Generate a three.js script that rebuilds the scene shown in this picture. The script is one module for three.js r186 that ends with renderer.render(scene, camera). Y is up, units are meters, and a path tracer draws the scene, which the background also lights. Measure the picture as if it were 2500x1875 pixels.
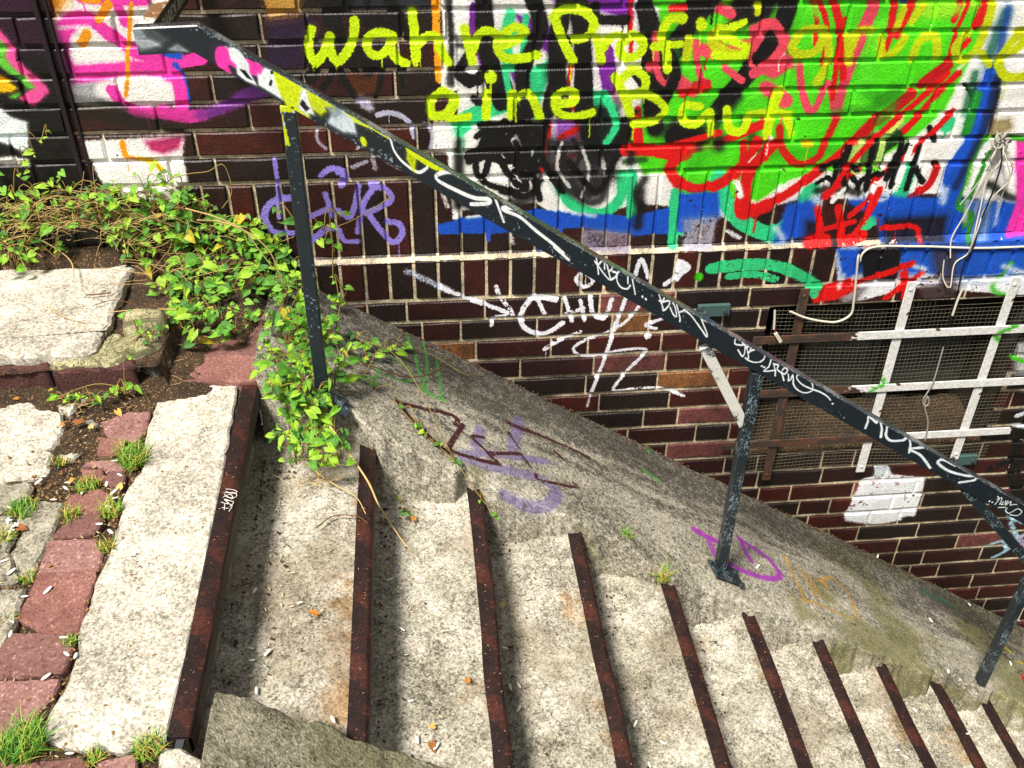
import * as THREE from 'three';
import { mergeGeometries, toCreasedNormals } from 'three/addons/utils/BufferGeometryUtils.js';
import { RoundedBoxGeometry } from 'three/addons/geometries/RoundedBoxGeometry.js';

// ---------- camera, sky, sun, exposure ----------
// Axes: x runs along the brick wall (down the stairs), y up, z out of the wall. Wall face at z = 0,
// y = 0 at the foot of its soldier course. Metres.
const camera = new THREE.PerspectiveCamera(42.19, 4 / 3, 0.05, 200);
camera.position.set(0.1867, 1.6016, 3.035);
camera.up.set(0.04767, 0.81639, -0.57553);
camera.lookAt(0.1867 + 0.08664, 1.6016 - 0.57739, 3.035 - 0.81186);
const scene = new THREE.Scene();
const renderer = new THREE.WebGLRenderer({ antialias: true });
renderer.toneMapping = THREE.LinearToneMapping;
renderer.toneMappingExposure = 4.8;
renderer.shadowMap.enabled = true;
{ // bright overcast sky
  const w = 64, h = 32, d = new Float32Array(w * h * 4);
  for (let j = 0; j < h; j++) for (let i = 0; i < w; i++) {
    const el = ((j + .5) / h - .5) * Math.PI, s = Math.sin(el), k = (j * w + i) * 4;
    const L = s > 0 ? .048 + .066 * s : .026;
    d[k] = L * .97; d[k + 1] = L; d[k + 2] = L * 1.05; d[k + 3] = 1;
  }
  const t = new THREE.DataTexture(d, w, h, THREE.RGBAFormat, THREE.FloatType);
  t.mapping = THREE.EquirectangularReflectionMapping; t.magFilter = THREE.LinearFilter; t.needsUpdate = true;
  scene.background = t; scene.environment = t;
}
const sun = new THREE.DirectionalLight(0xfff8ec, 1.5);
sun.position.set(-2.7, 8.0, 4.5); sun.target.position.set(.6, -.4, .6);
sun.castShadow = true; sun.shadow.radius = 24;
Object.assign(sun.shadow.camera, { left: -6, right: 6, top: 6, bottom: -6, near: .5, far: 30 });
sun.shadow.mapSize.set(2048, 2048);
scene.add(sun, sun.target);

// ---------- helpers ----------
function RNG(a) { return () => { a |= 0; a = a + 0x6D2B79F5 | 0; let t = Math.imul(a ^ a >>> 15, 1 | a); t = t + Math.imul(t ^ t >>> 7, 61 | t) ^ t; return ((t ^ t >>> 14) >>> 0) / 4294967296; }; }
const clamp = (v, a = 0, b = 1) => v < a ? a : v > b ? b : v;
const sstep = (a, b, v) => { const t = clamp((v - a) / (b - a)); return t * t * (3 - 2 * t); };
const lerp = (a, b, t) => a + (b - a) * t;
const hash = (x, y, s = 0) => { let h = Math.imul(x, 374761393) + Math.imul(y, 668265263) + Math.imul(s, 2147483647 ^ 974711); h = Math.imul(h ^ h >>> 13, 1274126177); return ((h ^ h >>> 16) >>> 0) / 4294967296; };
function vnoise(x, y, s = 0, per = 0) { // value noise, tileable with period per
  const xi = Math.floor(x), yi = Math.floor(y), fx = x - xi, fy = y - yi, u = fx * fx * (3 - 2 * fx), v = fy * fy * (3 - 2 * fy);
  const m = per ? q => ((q % per) + per) % per : q => q;
  return lerp(lerp(hash(m(xi), m(yi), s), hash(m(xi + 1), m(yi), s), u), lerp(hash(m(xi), m(yi + 1), s), hash(m(xi + 1), m(yi + 1), s), u), v);
}
function fbm(x, y, o = 4, s = 0, per = 0) { let a = .5, r = 0, t = 0; for (let i = 0; i < o; i++) { r += a * vnoise(x, y, s + i, per); t += a; a *= .55; x *= 2; y *= 2; per *= 2; } return r / t; }
const used = {};
function num(n) { const k = used[n] = (used[n] ?? -1) + 1; return k ? n + '_' + String(k).padStart(3, '0') : n; }
function mesh(name, geo, mat, parent) { const m = new THREE.Mesh(geo, mat); m.name = name; m.castShadow = m.receiveShadow = true; parent.add(m); return m; }
function thing(name, label, category, group, pos) { const g = new THREE.Group(); g.name = num(name); g.userData.label = label; g.userData.category = category; if (group) g.userData.group = group; if (pos) g.position.set(...pos); scene.add(g); return g; }
function one(name, geo, mat, label, category, group) { const m = mesh(num(name), geo, mat, scene); m.userData.label = label; m.userData.category = category; if (group) m.userData.group = group; return m; }
function structure(name) { const g = new THREE.Group(); g.name = num(name); g.userData.kind = 'structure'; scene.add(g); return g; }
function box(cx, cy, cz, sx, sy, sz, r = .003) { const g = new RoundedBoxGeometry(sx, sy, sz, 1, Math.min(r, sx / 2.2, sy / 2.2, sz / 2.2)); g.translate(cx, cy, cz); return g; }
function uvScale(g, fn) { const p = g.attributes.position, n = g.attributes.normal, u = new Float32Array(p.count * 2); for (let i = 0; i < p.count; i++) { const [a, b] = fn(p.getX(i), p.getY(i), p.getZ(i), n.getX(i), n.getY(i), n.getZ(i)); u[2 * i] = a; u[2 * i + 1] = b; } g.setAttribute('uv', new THREE.BufferAttribute(u, 2)); return g; }
const triUV = (x, y, z, nx, ny, nz) => { nx = Math.abs(nx); ny = Math.abs(ny); nz = Math.abs(nz); return ny >= nx && ny >= nz ? [x, z] : nz >= nx ? [x, y] : [z, y]; };
const boxUV = g => uvScale(g, triUV);
function tube(pts, r, seg = 0, rad = 5, r2) { // smooth tube, tapering from r to r2
  const c = new THREE.CatmullRomCurve3(pts.map(p => new THREE.Vector3(...p))), n = seg || Math.max(4, pts.length * 5), g = new THREE.TubeGeometry(c, n, r, rad, false);
  if (r2 !== undefined) { const p = g.attributes.position, v = new THREE.Vector3(), q = new THREE.Vector3(); for (let i = 0; i <= n; i++) { c.getPointAt(i / n, q); const k = lerp(1, r2 / r, i / n); for (let j = 0; j <= rad; j++) { const a = i * (rad + 1) + j; v.fromBufferAttribute(p, a).sub(q).multiplyScalar(k).add(q); p.setXYZ(a, v.x, v.y, v.z); } } }
  return g;
}
function bar(a, b, w, h, r = .003, up = new THREE.Vector3(0, 0, 1)) { // rectangular bar from a to b; h lies along up, w across
  const A = new THREE.Vector3(...a), B = new THREE.Vector3(...b), L = A.distanceTo(B), X = B.clone().sub(A).normalize(), Y = up.clone().addScaledVector(X, -up.dot(X)).normalize(), Z = X.clone().cross(Y);
  const g = new RoundedBoxGeometry(L, h, w, 1, Math.min(r, w / 2.2, h / 2.2)); g.applyMatrix4(new THREE.Matrix4().makeBasis(X, Y, Z).setPosition(A.add(B).multiplyScalar(.5))); return g;
}
// irregular slab: outline [[x,z]..], top at y, thickness t; the outline is roughened and the top edge chamfered
function roughen(poly, step, amp, seed) {
  const out = []; for (let i = 0; i < poly.length; i++) {
    const a = poly[i], b = poly[(i + 1) % poly.length], dx = b[0] - a[0], dz = b[1] - a[1], L = Math.hypot(dx, dz), n = Math.max(1, Math.round(L / step));
    for (let k = 0; k < n; k++) { const t = k / n, x = a[0] + dx * t, z = a[1] + dz * t, d = k ? (vnoise(x * 45, z * 45, seed) - .5) * 2 * amp : 0; out.push([x - dz / L * d, z + dx / L * d]); }
  } return out;
}
function slab(poly, y, t, o = {}) {
  const { cham = .006, rough = .006, step = .02, seed = 1, wob = .002, tilt = [0, 0], grow = 0 } = o; if (grow) { const mx = poly.reduce((q, p) => q + p[0], 0) / poly.length, mz = poly.reduce((q, p) => q + p[1], 0) / poly.length; poly = poly.map(p => { const L = Math.hypot(p[0] - mx, p[1] - mz); return [mx + (p[0] - mx) * (1 + grow / L), mz + (p[1] - mz) * (1 + grow / L)]; }); } const pl = roughen(poly, step, rough, seed);
  let A = 0; for (let i = 0; i < pl.length; i++) { const a = pl[i], b = pl[(i + 1) % pl.length]; A += a[0] * b[1] - b[0] * a[1]; }
  if (A < 0) pl.reverse();
  const n = pl.length, pos = [], idx = [], cx = pl.reduce((s, p) => s + p[0], 0) / n, cz = pl.reduce((s, p) => s + p[1], 0) / n;
  const Y = (x, z, k) => y + (x - cx) * tilt[0] + (z - cz) * tilt[1] + (vnoise(x * 30, z * 30, seed + 9) - .5) * 2 * wob * k;
  const inner = pl.map((p, i) => { const a = pl[(i + n - 1) % n], b = pl[(i + 1) % n], dx = b[0] - a[0], dz = b[1] - a[1], L = Math.hypot(dx, dz) || 1, c = cham * (.5 + vnoise(p[0] * 60, p[1] * 60, seed + 3)); return [p[0] - dz / L * c, p[1] + dx / L * c]; });
  const tri = THREE.ShapeUtils.triangulateShape(inner.map(p => new THREE.Vector2(...p)), []);
  const V = (x, yy, z) => { pos.push(x, yy, z); return pos.length / 3 - 1; };
  const top = inner.map(p => V(p[0], Y(p[0], p[1], 1), p[1]));
  for (const [a, b, c] of tri) idx.push(top[a], top[c], top[b]);
  const t2 = inner.map(p => V(p[0], Y(p[0], p[1], 1), p[1])), e1 = pl.map(p => V(p[0], Y(p[0], p[1], 1) - cham, p[1]));
  const e2 = pl.map(p => V(p[0], Y(p[0], p[1], 1) - cham, p[1])), bt = pl.map(p => V(p[0], y - t, p[1]));
  const ring = (p, q) => { for (let i = 0; i < n; i++) { const j = (i + 1) % n; idx.push(p[i], p[j], q[i], p[j], q[j], q[i]); } };
  ring(t2, e1); ring(e2, bt);
  const g = new THREE.BufferGeometry(); g.setAttribute('position', new THREE.Float32BufferAttribute(pos, 3)); g.setIndex(idx); g.computeVertexNormals(); return boxUV(g);
}
// lump of stone: a subdivided box pushed about by noise
function stone(cx, cy, cz, sx, sy, sz, seed, amp = .12, rot = 0) {
  const g = new THREE.IcosahedronGeometry(1, 3), p = g.attributes.position;
  for (let i = 0; i < p.count; i++) {
    let x = p.getX(i), y = p.getY(i), z = p.getZ(i); const m = Math.pow(Math.abs(x) ** 4 + Math.abs(y) ** 4 + Math.abs(z) ** 4, -.25);
    const k = m * (1 + amp * ((fbm(x * 1.6 + seed, y * 1.6 + z * 1.3, 3, seed) - .5) * 2.2 + (vnoise(x * 6 + z * 3, y * 6 - z * 4, seed + 5) - .5) * .6));
    p.setXYZ(i, x * k * sx / 2, y * k * sy / 2, z * k * sz / 2);
  }
  g.rotateY(rot); g.translate(cx, cy, cz); const h = mergeNear(g); h.computeVertexNormals(); return boxUV(h);
}
function mergeNear(g) { const p = g.attributes.position, map = new Map(), pos = [], idx = []; for (let i = 0; i < p.count; i++) { const k = [p.getX(i), p.getY(i), p.getZ(i)].map(v => Math.round(v * 1e5)).join(); if (!map.has(k)) { map.set(k, pos.length / 3); pos.push(p.getX(i), p.getY(i), p.getZ(i)); } idx.push(map.get(k)); } const h = new THREE.BufferGeometry(); h.setAttribute('position', new THREE.Float32BufferAttribute(pos, 3)); h.setIndex(idx); return h; }
const V3 = (x, y, z) => new THREE.Vector3(x, y, z);

// ---------- textures ----------
function dataTex(n, fn, srgb = true, rep = 1) { // tileable n x n texture; rep = repeats per metre
  const d = new Uint8Array(n * n * 4); for (let j = 0; j < n; j++) for (let i = 0; i < n; i++) { const c = fn(i / n, j / n, i, j), k = (j * n + i) * 4; for (let q = 0; q < 3; q++) d[k + q] = clamp(c[q] ?? c[0], 0, 255); d[k + 3] = 255; }
  const t = new THREE.DataTexture(d, n, n); t.wrapS = t.wrapT = THREE.RepeatWrapping; t.magFilter = THREE.LinearFilter; t.minFilter = THREE.LinearMipmapLinearFilter; t.generateMipmaps = true; t.repeat.set(rep, rep); if (srgb) t.colorSpace = THREE.SRGBColorSpace; t.needsUpdate = true; return t;
}
// grain: shared grey noise used for relief and for mottling
const NG = 512, grain = new Float32Array(NG * NG), grain2 = new Float32Array(NG * NG);
for (let j = 0; j < NG; j++) for (let i = 0; i < NG; i++) {
  const u = i / NG, v = j / NG; grain[j * NG + i] = .45 * vnoise(u * 128, v * 128, 3, 128) + .35 * vnoise(u * 256, v * 256, 4, 256) + .2 * hash(i, j, 5);
  grain2[j * NG + i] = fbm(u * 6, v * 6, 5, 11, 6);
}
const gAt = (A, i, j) => A[(j & 511) * NG + (i & 511)];
const bumpFine = dataTex(NG, (u, v, i, j) => [255 * (.75 * gAt(grain, i, j) + .25 * gAt(grain2, i, j))], false, 1);
const rep = (t, r) => { const c = t.clone(); c.repeat.set(r, r); c.needsUpdate = true; return c; };
function concreteTex(base, dark, light, seed, pit = .7, stain = null) { // fine salt-and-pepper grain, faint large mottling
  return dataTex(1024, (u, v, i, j) => {
    const g = gAt(grain, i + seed * 37, j + seed * 91), g1 = gAt(grain, (i >> 1) + seed * 13, (j >> 1) + 77), g2 = gAt(grain, (i >> 2) + seed * 5, (j >> 2) + 31), big = fbm(u * 5, v * 5, 4, seed, 5), mid = fbm(u * 24, v * 24, 3, seed + 7, 24);
    let k = (g - .5) * 1.15 + (g1 - .5) * .6 + (mid - .5) * .5 + (big - .5) * .5, c = k > 0 ? base.map((b, q) => lerp(b, light[q], clamp(k * 2))) : base.map((b, q) => lerp(b, dark[q], clamp(-k * 1.7)));
    if (g2 > pit + .08 && g1 > .5 && mid < .5) c = c.map((b, q) => lerp(b, dark[q] * .6, .8));
    if (stain) { const s = sstep(.56, .7, fbm(u * 4 + 9, v * 4 + 3, 4, seed + 40, 4)) * (.35 + .65 * g); c = c.map((b, q) => lerp(b, stain[q], s * .4)); }
    return c;
  });
}
const std = (o) => new THREE.MeshStandardMaterial(o);
const concLight = std({ map: rep(concreteTex([184, 178, 164], [98, 92, 81], [230, 225, 213], 1), .9), bumpMap: rep(bumpFine, 2), bumpScale: .0025, roughness: .95 });
const concTread = std({ map: rep(concreteTex([164, 158, 144], [62, 58, 50], [222, 217, 204], 2, .68, [116, 98, 74]), .9), bumpMap: rep(bumpFine, 2), bumpScale: .003, roughness: .95 });
const concGrey = std({ map: rep(concreteTex([140, 134, 118], [62, 60, 52], [186, 180, 164], 3), .9), bumpMap: rep(bumpFine, 2), bumpScale: .003, roughness: .95 });
const concMoss = std({ map: rep(concreteTex([160, 154, 116], [70, 68, 38], [206, 202, 172], 4, .6, [142, 134, 52]), 1), bumpMap: rep(bumpFine, 2.5), bumpScale: .006, roughness: .96 });
const concDark = std({ map: rep(concreteTex([122, 117, 98], [50, 48, 36], [172, 166, 146], 5, .66, [84, 86, 44]), .9), bumpMap: rep(bumpFine, 2), bumpScale: .004, roughness: .95 });
const paverTex = dataTex(512, (u, v, i, j) => { const g = gAt(grain, i, j), b = gAt(grain2, i, j), k = (g - .5) * 40 + (b - .5) * 60; return [132 + k, 94 + k * .95, 89 + k * .95].map(q => g > .74 && b > .5 ? q + 50 : g < .27 ? q - 30 : q); });
const paver = [0xffffff, 0xf2e4dc, 0xe2dcd8].map((c, i) => std({ color: c, map: rep(paverTex, [1.6, 1.9, 1.3][i]), bumpMap: rep(bumpFine, 2.5), bumpScale: .002, roughness: .9 }));
const soilTex = dataTex(512, (u, v, i, j) => { const g = gAt(grain, i, j), m = gAt(grain2, i + 50, j); const k = .45 + g * .9 + (m - .5) * .8; const c = g > .72 ? [150, 120, 80] : [74, 56, 38]; return c.map(q => q * k); });
const soil = std({ map: rep(soilTex, 2), bumpMap: rep(bumpFine, 3), bumpScale: .012, roughness: 1 });
const rustTex = dataTex(512, (u, v, i, j) => { const g = gAt(grain, i, j), g2 = gAt(grain, i >> 1, j >> 1), m = gAt(grain2, i, j), k = .62 + (g - .5) * .5 + (g2 - .5) * .45 + (m - .5) * .9; return g > .79 && g2 > .5 ? [140, 108, 84] : m > .62 ? [84 * k, 42 * k, 32 * k] : [62 * k, 36 * k, 34 * k]; });
const rust = std({ map: rep(rustTex, 2.2), bumpMap: rep(bumpFine, 4), bumpScale: .0012, roughness: .58, metalness: .25 });

// ---------- the brick wall ----------
const WIN = { x0: 1.45, x1: 2.47, y0: -.956, y1: -.256 };
const cheekY = x => -.211 - .637 * x;
const rw = RNG(7), bricks = []; // {x0,x1,y0,y1,zf,kind,tone}
const tones = [[46, 14, 12], [36, 12, 11], [54, 15, 12], [26, 11, 11], [42, 11, 10], [64, 18, 12], [30, 16, 13]];
const special = { '0': 0 };
for (let i = -17; i <= 37; i++) bricks.push({ x0: i * .083 + .0065, x1: (i + 1) * .083 - .0065, y0: .003, y1: .268, zf: 0, kind: 'soldier_brick', tone: tones[rw() * 7 | 0] });
for (let i = -17; i <= 37; i++) bricks.push({ x0: i * .083 + .007, x1: (i + 1) * .083 - .007, y0: -.158, y1: -.014, zf: .022, kind: 'rowlock_brick', tone: tones[rw() * 7 | 0] });
function course(y0, y1, zf, X0, X1, kind) {
  let x = X0 - rw() * .27; const run = []; let s = 0;
  while (x < X1) { const hd = s >= 1 && rw() < .42; s = hd ? 0 : s + 1; const L = hd ? .137 : .274; run.push([x + .0055, x + L - .0055]); x += L; }
  for (const [a, b] of run) {
    let tone = tones[rw() * 7 | 0]; if (zf > 0 && rw() < .09) tone = rw() < .35 ? [128, 84, 48] : [112, 62, 60];
    const cut = y1 > WIN.y0 + .02 && y0 < WIN.y1 - .02 && zf > 0, parts = !cut ? [[a, b]] : [[a, Math.min(b, WIN.x0)], [Math.max(a, WIN.x1), b]];
    for (const [p, q] of parts) if (q - p > .014 && !(zf > 0 && y1 < cheekY(q) - .03)) bricks.push({ x0: p, x1: q, y0, y1, zf, kind, tone });
  }
}
for (let k = 0; k < 8; k++) course(.278 + .0883 * k + .0075, .278 + .0883 * (k + 1) - .0075, 0, -1.4, 3.05, 'brick');
for (let k = 0; k < 26; k++) { const top = -.168 - .0876 * k; course(top - .0876 + .0085, top - .0085, .022, -.5, 3.3, 'brick'); }
const TILES = [{ x0: -1.6, y0: -.72, w: 2.5, h: 1.75, px: 2048 }, { x0: .6, y0: -.72, w: 2.5, h: 1.75, px: 2048 }, { x0: -.1, y0: -2.7, w: 3.5, h: 2.2, px: 1600 }];

// spray painting, in metres on the wall
function painter(ctx, drips = false) {
  const path = pts => {
    const n = pts.length, P = i => pts[clamp(i, 0, n - 1)]; ctx.beginPath(); ctx.moveTo(...pts[0]);
    for (let i = 0; i < n - 1; i++) { const a = P(i - 1), b = P(i), c = P(i + 1), d = P(i + 2); ctx.bezierCurveTo(b[0] + (c[0] - a[0]) / 6, b[1] + (c[1] - a[1]) / 6, c[0] - (d[0] - b[0]) / 6, c[1] - (d[1] - b[1]) / 6, c[0], c[1]); }
  };
  let ns = 0;
  const flow = pts => { const n = pts.length, P = i => pts[clamp(i, 0, n - 1)], out = []; for (let i = 0; i < n - 1; i++) { const a = P(i - 1), b = P(i), c = P(i + 1), d = P(i + 2), m = Math.max(3, Math.ceil(Math.hypot(c[0] - b[0], c[1] - b[1]) / .008)); for (let k = i ? 1 : 0; k <= m; k++) { const t = k / m, t2 = t * t, t3 = t2 * t; out.push([0, 1].map(q => .5 * (2 * b[q] + (c[q] - a[q]) * t + (2 * a[q] - 5 * b[q] + 4 * c[q] - d[q]) * t2 + (3 * b[q] - a[q] - 3 * c[q] + d[q]) * t3))); } } return out; };
  const S = (col, w, pts, soft = .25, al = 1) => { // spray: core of uneven width inside an overspray halo, now and then a drip
    ctx.strokeStyle = ctx.fillStyle = col; ctx.lineCap = ctx.lineJoin = 'round'; const f = flow(pts), id = ++ns; const full = () => { ctx.beginPath(); f.forEach((p, i) => i ? ctx.lineTo(...p) : ctx.moveTo(...p)); };
    const st = soft > .6 ? [[1.6, .09], [1.3, .12], [1.05, .2], [.8, .3], [.55, .5]] : [[1.9, .05], [1 + soft * .9, .14], [1 + soft * .4, .28]]; full(); for (const [k, a] of st) { ctx.lineWidth = w * k; ctx.globalAlpha = a * al; ctx.stroke(); }
    if (soft <= .6) { ctx.globalAlpha = al; if (al < 1) { ctx.lineWidth = w; ctx.stroke(); } else for (let i = 0; i < f.length - 1; i++) { ctx.lineWidth = w * (.84 + .3 * vnoise(i * .14, id * 3.7, 4)); ctx.beginPath(); ctx.moveTo(...f[i]); ctx.lineTo(...f[i + 1]); ctx.stroke(); }
      if (w > .012 && drips && hash(id, 5) < .3) { const p = f[f.length * hash(id, 7) | 0], L = .02 + .05 * hash(id, 9); ctx.lineWidth = w * .16; ctx.globalAlpha = .9 * al; ctx.beginPath(); ctx.moveTo(...p); ctx.lineTo(p[0], p[1] - w / 2 - L); ctx.stroke(); } }
    ctx.globalAlpha = 1; };
  const P = (col, pts, soft = .004, al = 1) => { ctx.fillStyle = ctx.strokeStyle = col; ctx.lineJoin = 'round'; ctx.beginPath(); pts.forEach((p, i) => i ? ctx.lineTo(...p) : ctx.moveTo(...p)); ctx.closePath(); for (const [k, a] of [[3, .12], [1.7, .25], [.8, .5]]) { ctx.globalAlpha = a * al; ctx.lineWidth = soft * k * 2; ctx.stroke(); } ctx.globalAlpha = al; ctx.fill(); ctx.globalAlpha = 1; };
  const D = (col, r, pts) => { for (const p of pts) S(col, r * 2, [p, [p[0] + .0005, p[1]]]); };
  return { S, P, D };
}
function paintWall(ctx) {
  const { S, P, D } = painter(ctx, true);
  const K = '#070607', WH = '#f6f5f2', PK = '#ee35ab', OR = '#f29a06', LI = '#cbee00', GR = '#4bda12', RD = '#d90d0d', BL = '#0f4fc4', PU = '#741d97', TQ = '#2ccf86', CO = '#e4465c', LV = '#8f7fdc';
  // far left, black wall with letters
  P(K, [[-1.038,.914],[-.852,.912],[-.864,.807],[-.869,.675],[-.855,.587],[-.851,.472],[-.87,.285],[-.924,-.078],[-1.326,-.06]]);
  P('#2a0a24', [[-1.04,.835],[-.876,.833],[-.871,.779],[-.869,.711],[-.886,.711],[-.942,.73],[-1.059,.772]], .02, .9); P('#30082a', [[-1.023,.894],[-.857,.892],[-.87,.842],[-1.037,.846]], .01);
  P('#f0509e', [[-1.038,.771],[-.976,.764],[-.966,.744],[-.95,.708],[-.955,.681],[-.938,.665],[-.89,.602],[-.887,.588],[-.942,.544],[-.971,.571],[-.926,.598],[-.968,.65],[-.978,.677],[-.979,.713],[-.984,.735],[-1.039,.767]]);
  P('#62c438', [[-1.024,.745],[-.983,.737],[-.975,.713],[-.985,.691],[-.974,.666],[-.925,.603],[-.956,.596],[-.984,.574],[-.999,.576],[-.976,.588],[-1.047,.665]]);
  P(K, [[-1.042,.683],[-1.004,.662],[-.95,.601],[-.961,.592],[-1.069,.587]]); P('#eebd00', [[-1.049,.656],[-1.011,.637],[-.974,.602],[-.99,.593],[-1.067,.592]]);
  P('#e8f4f4', [[-1.118,.57],[-1.039,.535],[-1.01,.51],[-.973,.495],[-.988,.421],[-1.005,.409],[-1.065,.438],[-1.148,.465]]); P(WH, [[-1.165,.375],[-1.052,.387],[-1,.378],[-1.001,.363],[-1.168,.364]]);
  // pink piece
  P(WH, [[-.807,.883],[-.512,.879],[-.596,.76],[-.524,.622],[-.531,.546],[-.641,.535],[-.821,.563],[-.817,.674],[-.815,.763]], .008);
  P(WH, [[-.818,.429],[-.525,.436],[-.538,.378],[-.538,.279],[-.784,.274],[-.808,.361]], .006); P(WH, [[-.736,.278],[-.635,.28],[-.553,.253],[-.595,.235],[-.74,.232]], .003);
  P('#d98a10', [[-.823,.862],[-.772,.861],[-.802,.826],[-.825,.809],[-.832,.824]], .012);
  P(PK, [[-.813,.781],[-.78,.808],[-.748,.818],[-.719,.812],[-.701,.798],[-.7,.783]]); P(PK, [[-.828,.763],[-.768,.768],[-.789,.745],[-.799,.719],[-.808,.683],[-.794,.66],[-.673,.666],[-.627,.67],[-.572,.669],[-.53,.652],[-.5,.633],[-.504,.605],[-.557,.625],[-.601,.631],[-.658,.63],[-.704,.624],[-.773,.613],[-.825,.61],[-.834,.674]]);
  S(PK, .036, [[-.704,.783],[-.667,.745],[-.629,.713],[-.6,.695]]); S(PK, .026, [[-.637,.855],[-.632,.815],[-.624,.782]]); S(PK, .03, [[-.731,.854],[-.655,.849],[-.56,.844]]);
  S(PK, .038, [[-.616,.702],[-.557,.685],[-.493,.67],[-.429,.678]]); S(BL, .02, [[-.529,.693],[-.49,.686]]); S(BL, .018, [[-.504,.659],[-.49,.612],[-.487,.55]]); S(PK, .036, [[-.545,.655],[-.51,.626],[-.504,.584],[-.509,.527]]);
  S(PK, .03, [[-.705,.589],[-.687,.555],[-.644,.52],[-.567,.511],[-.49,.504]]); S('#d62f98', .036, [[-.566,.518],[-.509,.502],[-.453,.506]]); S('#72288c', .04, [[-.457,.506],[-.389,.524],[-.324,.556],[-.246,.588]], .9); S('#5c2474', .05, [[-.325,.551],[-.265,.579]], .9);
  S(OR, .022, [[-.66,.836],[-.678,.813],[-.695,.794]]); S(OR, .024, [[-.736,.755],[-.759,.725]]); S(OR, .011, [[-.595,.838],[-.609,.79],[-.621,.742],[-.637,.689],[-.649,.629],[-.665,.573]]); S(OR, .016, [[-.705,.426],[-.704,.383],[-.674,.369]]); S('#f0c400', .016, [[-.664,.372],[-.621,.35],[-.606,.331]]); S(OR, .022, [[-.723,.852],[-.687,.849]]);
  P('#b82a66', [[-.633,.424],[-.53,.436],[-.545,.404],[-.59,.39],[-.621,.401]], .006);
  S('#2c0526', .06, [[-.839,.862],[-.839,.796],[-.834,.728],[-.831,.652],[-.832,.594]], .9); S('#14060f', .03, [[-.846,.862],[-.845,.796],[-.841,.719],[-.839,.617],[-.839,.523]], .5); S('#3a0a30', .035, [[-.824,.715],[-.824,.651],[-.822,.614]], .9);
  S('#181008', .05, [[-.825,.525],[-.684,.502],[-.53,.463]], 1, .8); S('#111', .03, [[-.821,.57],[-.742,.554],[-.678,.531]], .9, .7);
  P('#8a8f96', [[-.812,.6],[-.753,.606],[-.767,.562],[-.805,.572]], .01, .6);
  // black letters over bare brick
  P('#241130', [[-.21,.784],[-.089,.782],[-.086,.729],[-.112,.653],[-.226,.656]], .012, .75); P('#bd8d3c', [[-.217,.875],[-.117,.874],[-.142,.81],[-.209,.802]], .012, .9); P('#20242e', [[-.006,.86],[.155,.858],[.222,.848],[.255,.813],[.175,.812],[.003,.812]], .01, .7);
  S(K, .05, [[-.031,.856],[-.033,.784],[-.018,.723]]); S(K, .03, [[.022,.849],[.008,.812]]); S(K, .018, [[.071,.848],[.071,.822]]); S(K, .032, [[.13,.847],[.162,.781],[.185,.731]]); S(K, .016, [[.134,.799],[.135,.743]]); P(K, [[.033,.79],[.11,.789],[.115,.755],[.071,.752]]);
  S(K, .02, [[.019,.699],[.013,.646],[.031,.615],[.061,.614],[.084,.633]]); S(K, .022, [[-.026,.635],[-.011,.592],[.014,.553]]); S(K, .02, [[.102,.644],[.093,.597],[.076,.552]]); S(K, .02, [[-.044,.64],[-.058,.607],[-.082,.582]]); S(K, .026, [[.163,.66],[.161,.62]]); S(K, .012, [[.161,.62],[.161,.579]]); P('#4c230b', [[-.006,.623],[.088,.621],[.075,.566],[.027,.558]], .004, .8);
  S(K, .035, [[-.107,.702],[-.1,.637],[-.116,.611]]); S(K, .02, [[-.023,.714],[-.032,.668]]); S(K, .03, [[.117,.757],[.172,.742]]); S(K, .03, [[.055,.657],[.06,.626]]);
  S(OR, .022, [[.27,.847],[.27,.722],[.272,.6]], .1);
  S(WH, .05, [[.315,.851],[.313,.699],[.306,.585]], .3); S('#0a0a0a', .013, [[.312,.851],[.314,.722],[.313,.58]], .9); S('#0a0a0a', .009, [[.331,.733],[.333,.58]], .9);
  // white ground of the right-hand mural
  P(WH, [[.335,.877],[1.05,.868],[1.138,.145],[.953,.163],[.658,.128],[.577,.187],[.323,.162],[.307,.353],[.299,.457],[.256,.463],[.248,.376],[.297,.375],[.315,.134],[.328,.139]], .004);
  P(WH, [[.255,.458],[.329,.466],[.322,.134],[.309,.134],[.304,.353],[.253,.381]], .004);
  P(WH, [[1.044,.194],[1.245,.1],[1.534,.177],[1.733,.147],[1.839,.173],[2.009,.167],[2.432,.094],[2.171,.854],[1.72,.86],[1.833,.417],[1.024,.386]]);
  P(PU, [[.507,.789],[.556,.772],[.625,.744],[.623,.67],[.541,.722]]); S(PU, .02, [[.382,.815],[.376,.73]]); S(PU, .034, [[.395,.711],[.413,.65],[.418,.602]]); P(PU, [[.485,.634],[.542,.633],[.524,.556]]); P(PU, [[.598,.865],[.741,.863],[.745,.801],[.632,.812]]); P(PU, [[.746,.854],[.854,.853],[.861,.772],[.75,.801]]); S(PU, .05, [[.781,.676],[.795,.618],[.809,.56]]); P('#8d4fae', [[.645,.456],[.716,.454],[.709,.389],[.648,.396]], .01); S('#6d3a4a', .03, [[.82,.544],[.838,.504]], .8); S('#9a70b8', .03, [[.679,.379],[.702,.315]], .9, .6);
  P(GR, [[.857,.871],[1.05,.868],[1.122,.275],[.944,.27],[.877,.39],[.921,.522],[.955,.687],[.944,.798]]);
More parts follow.
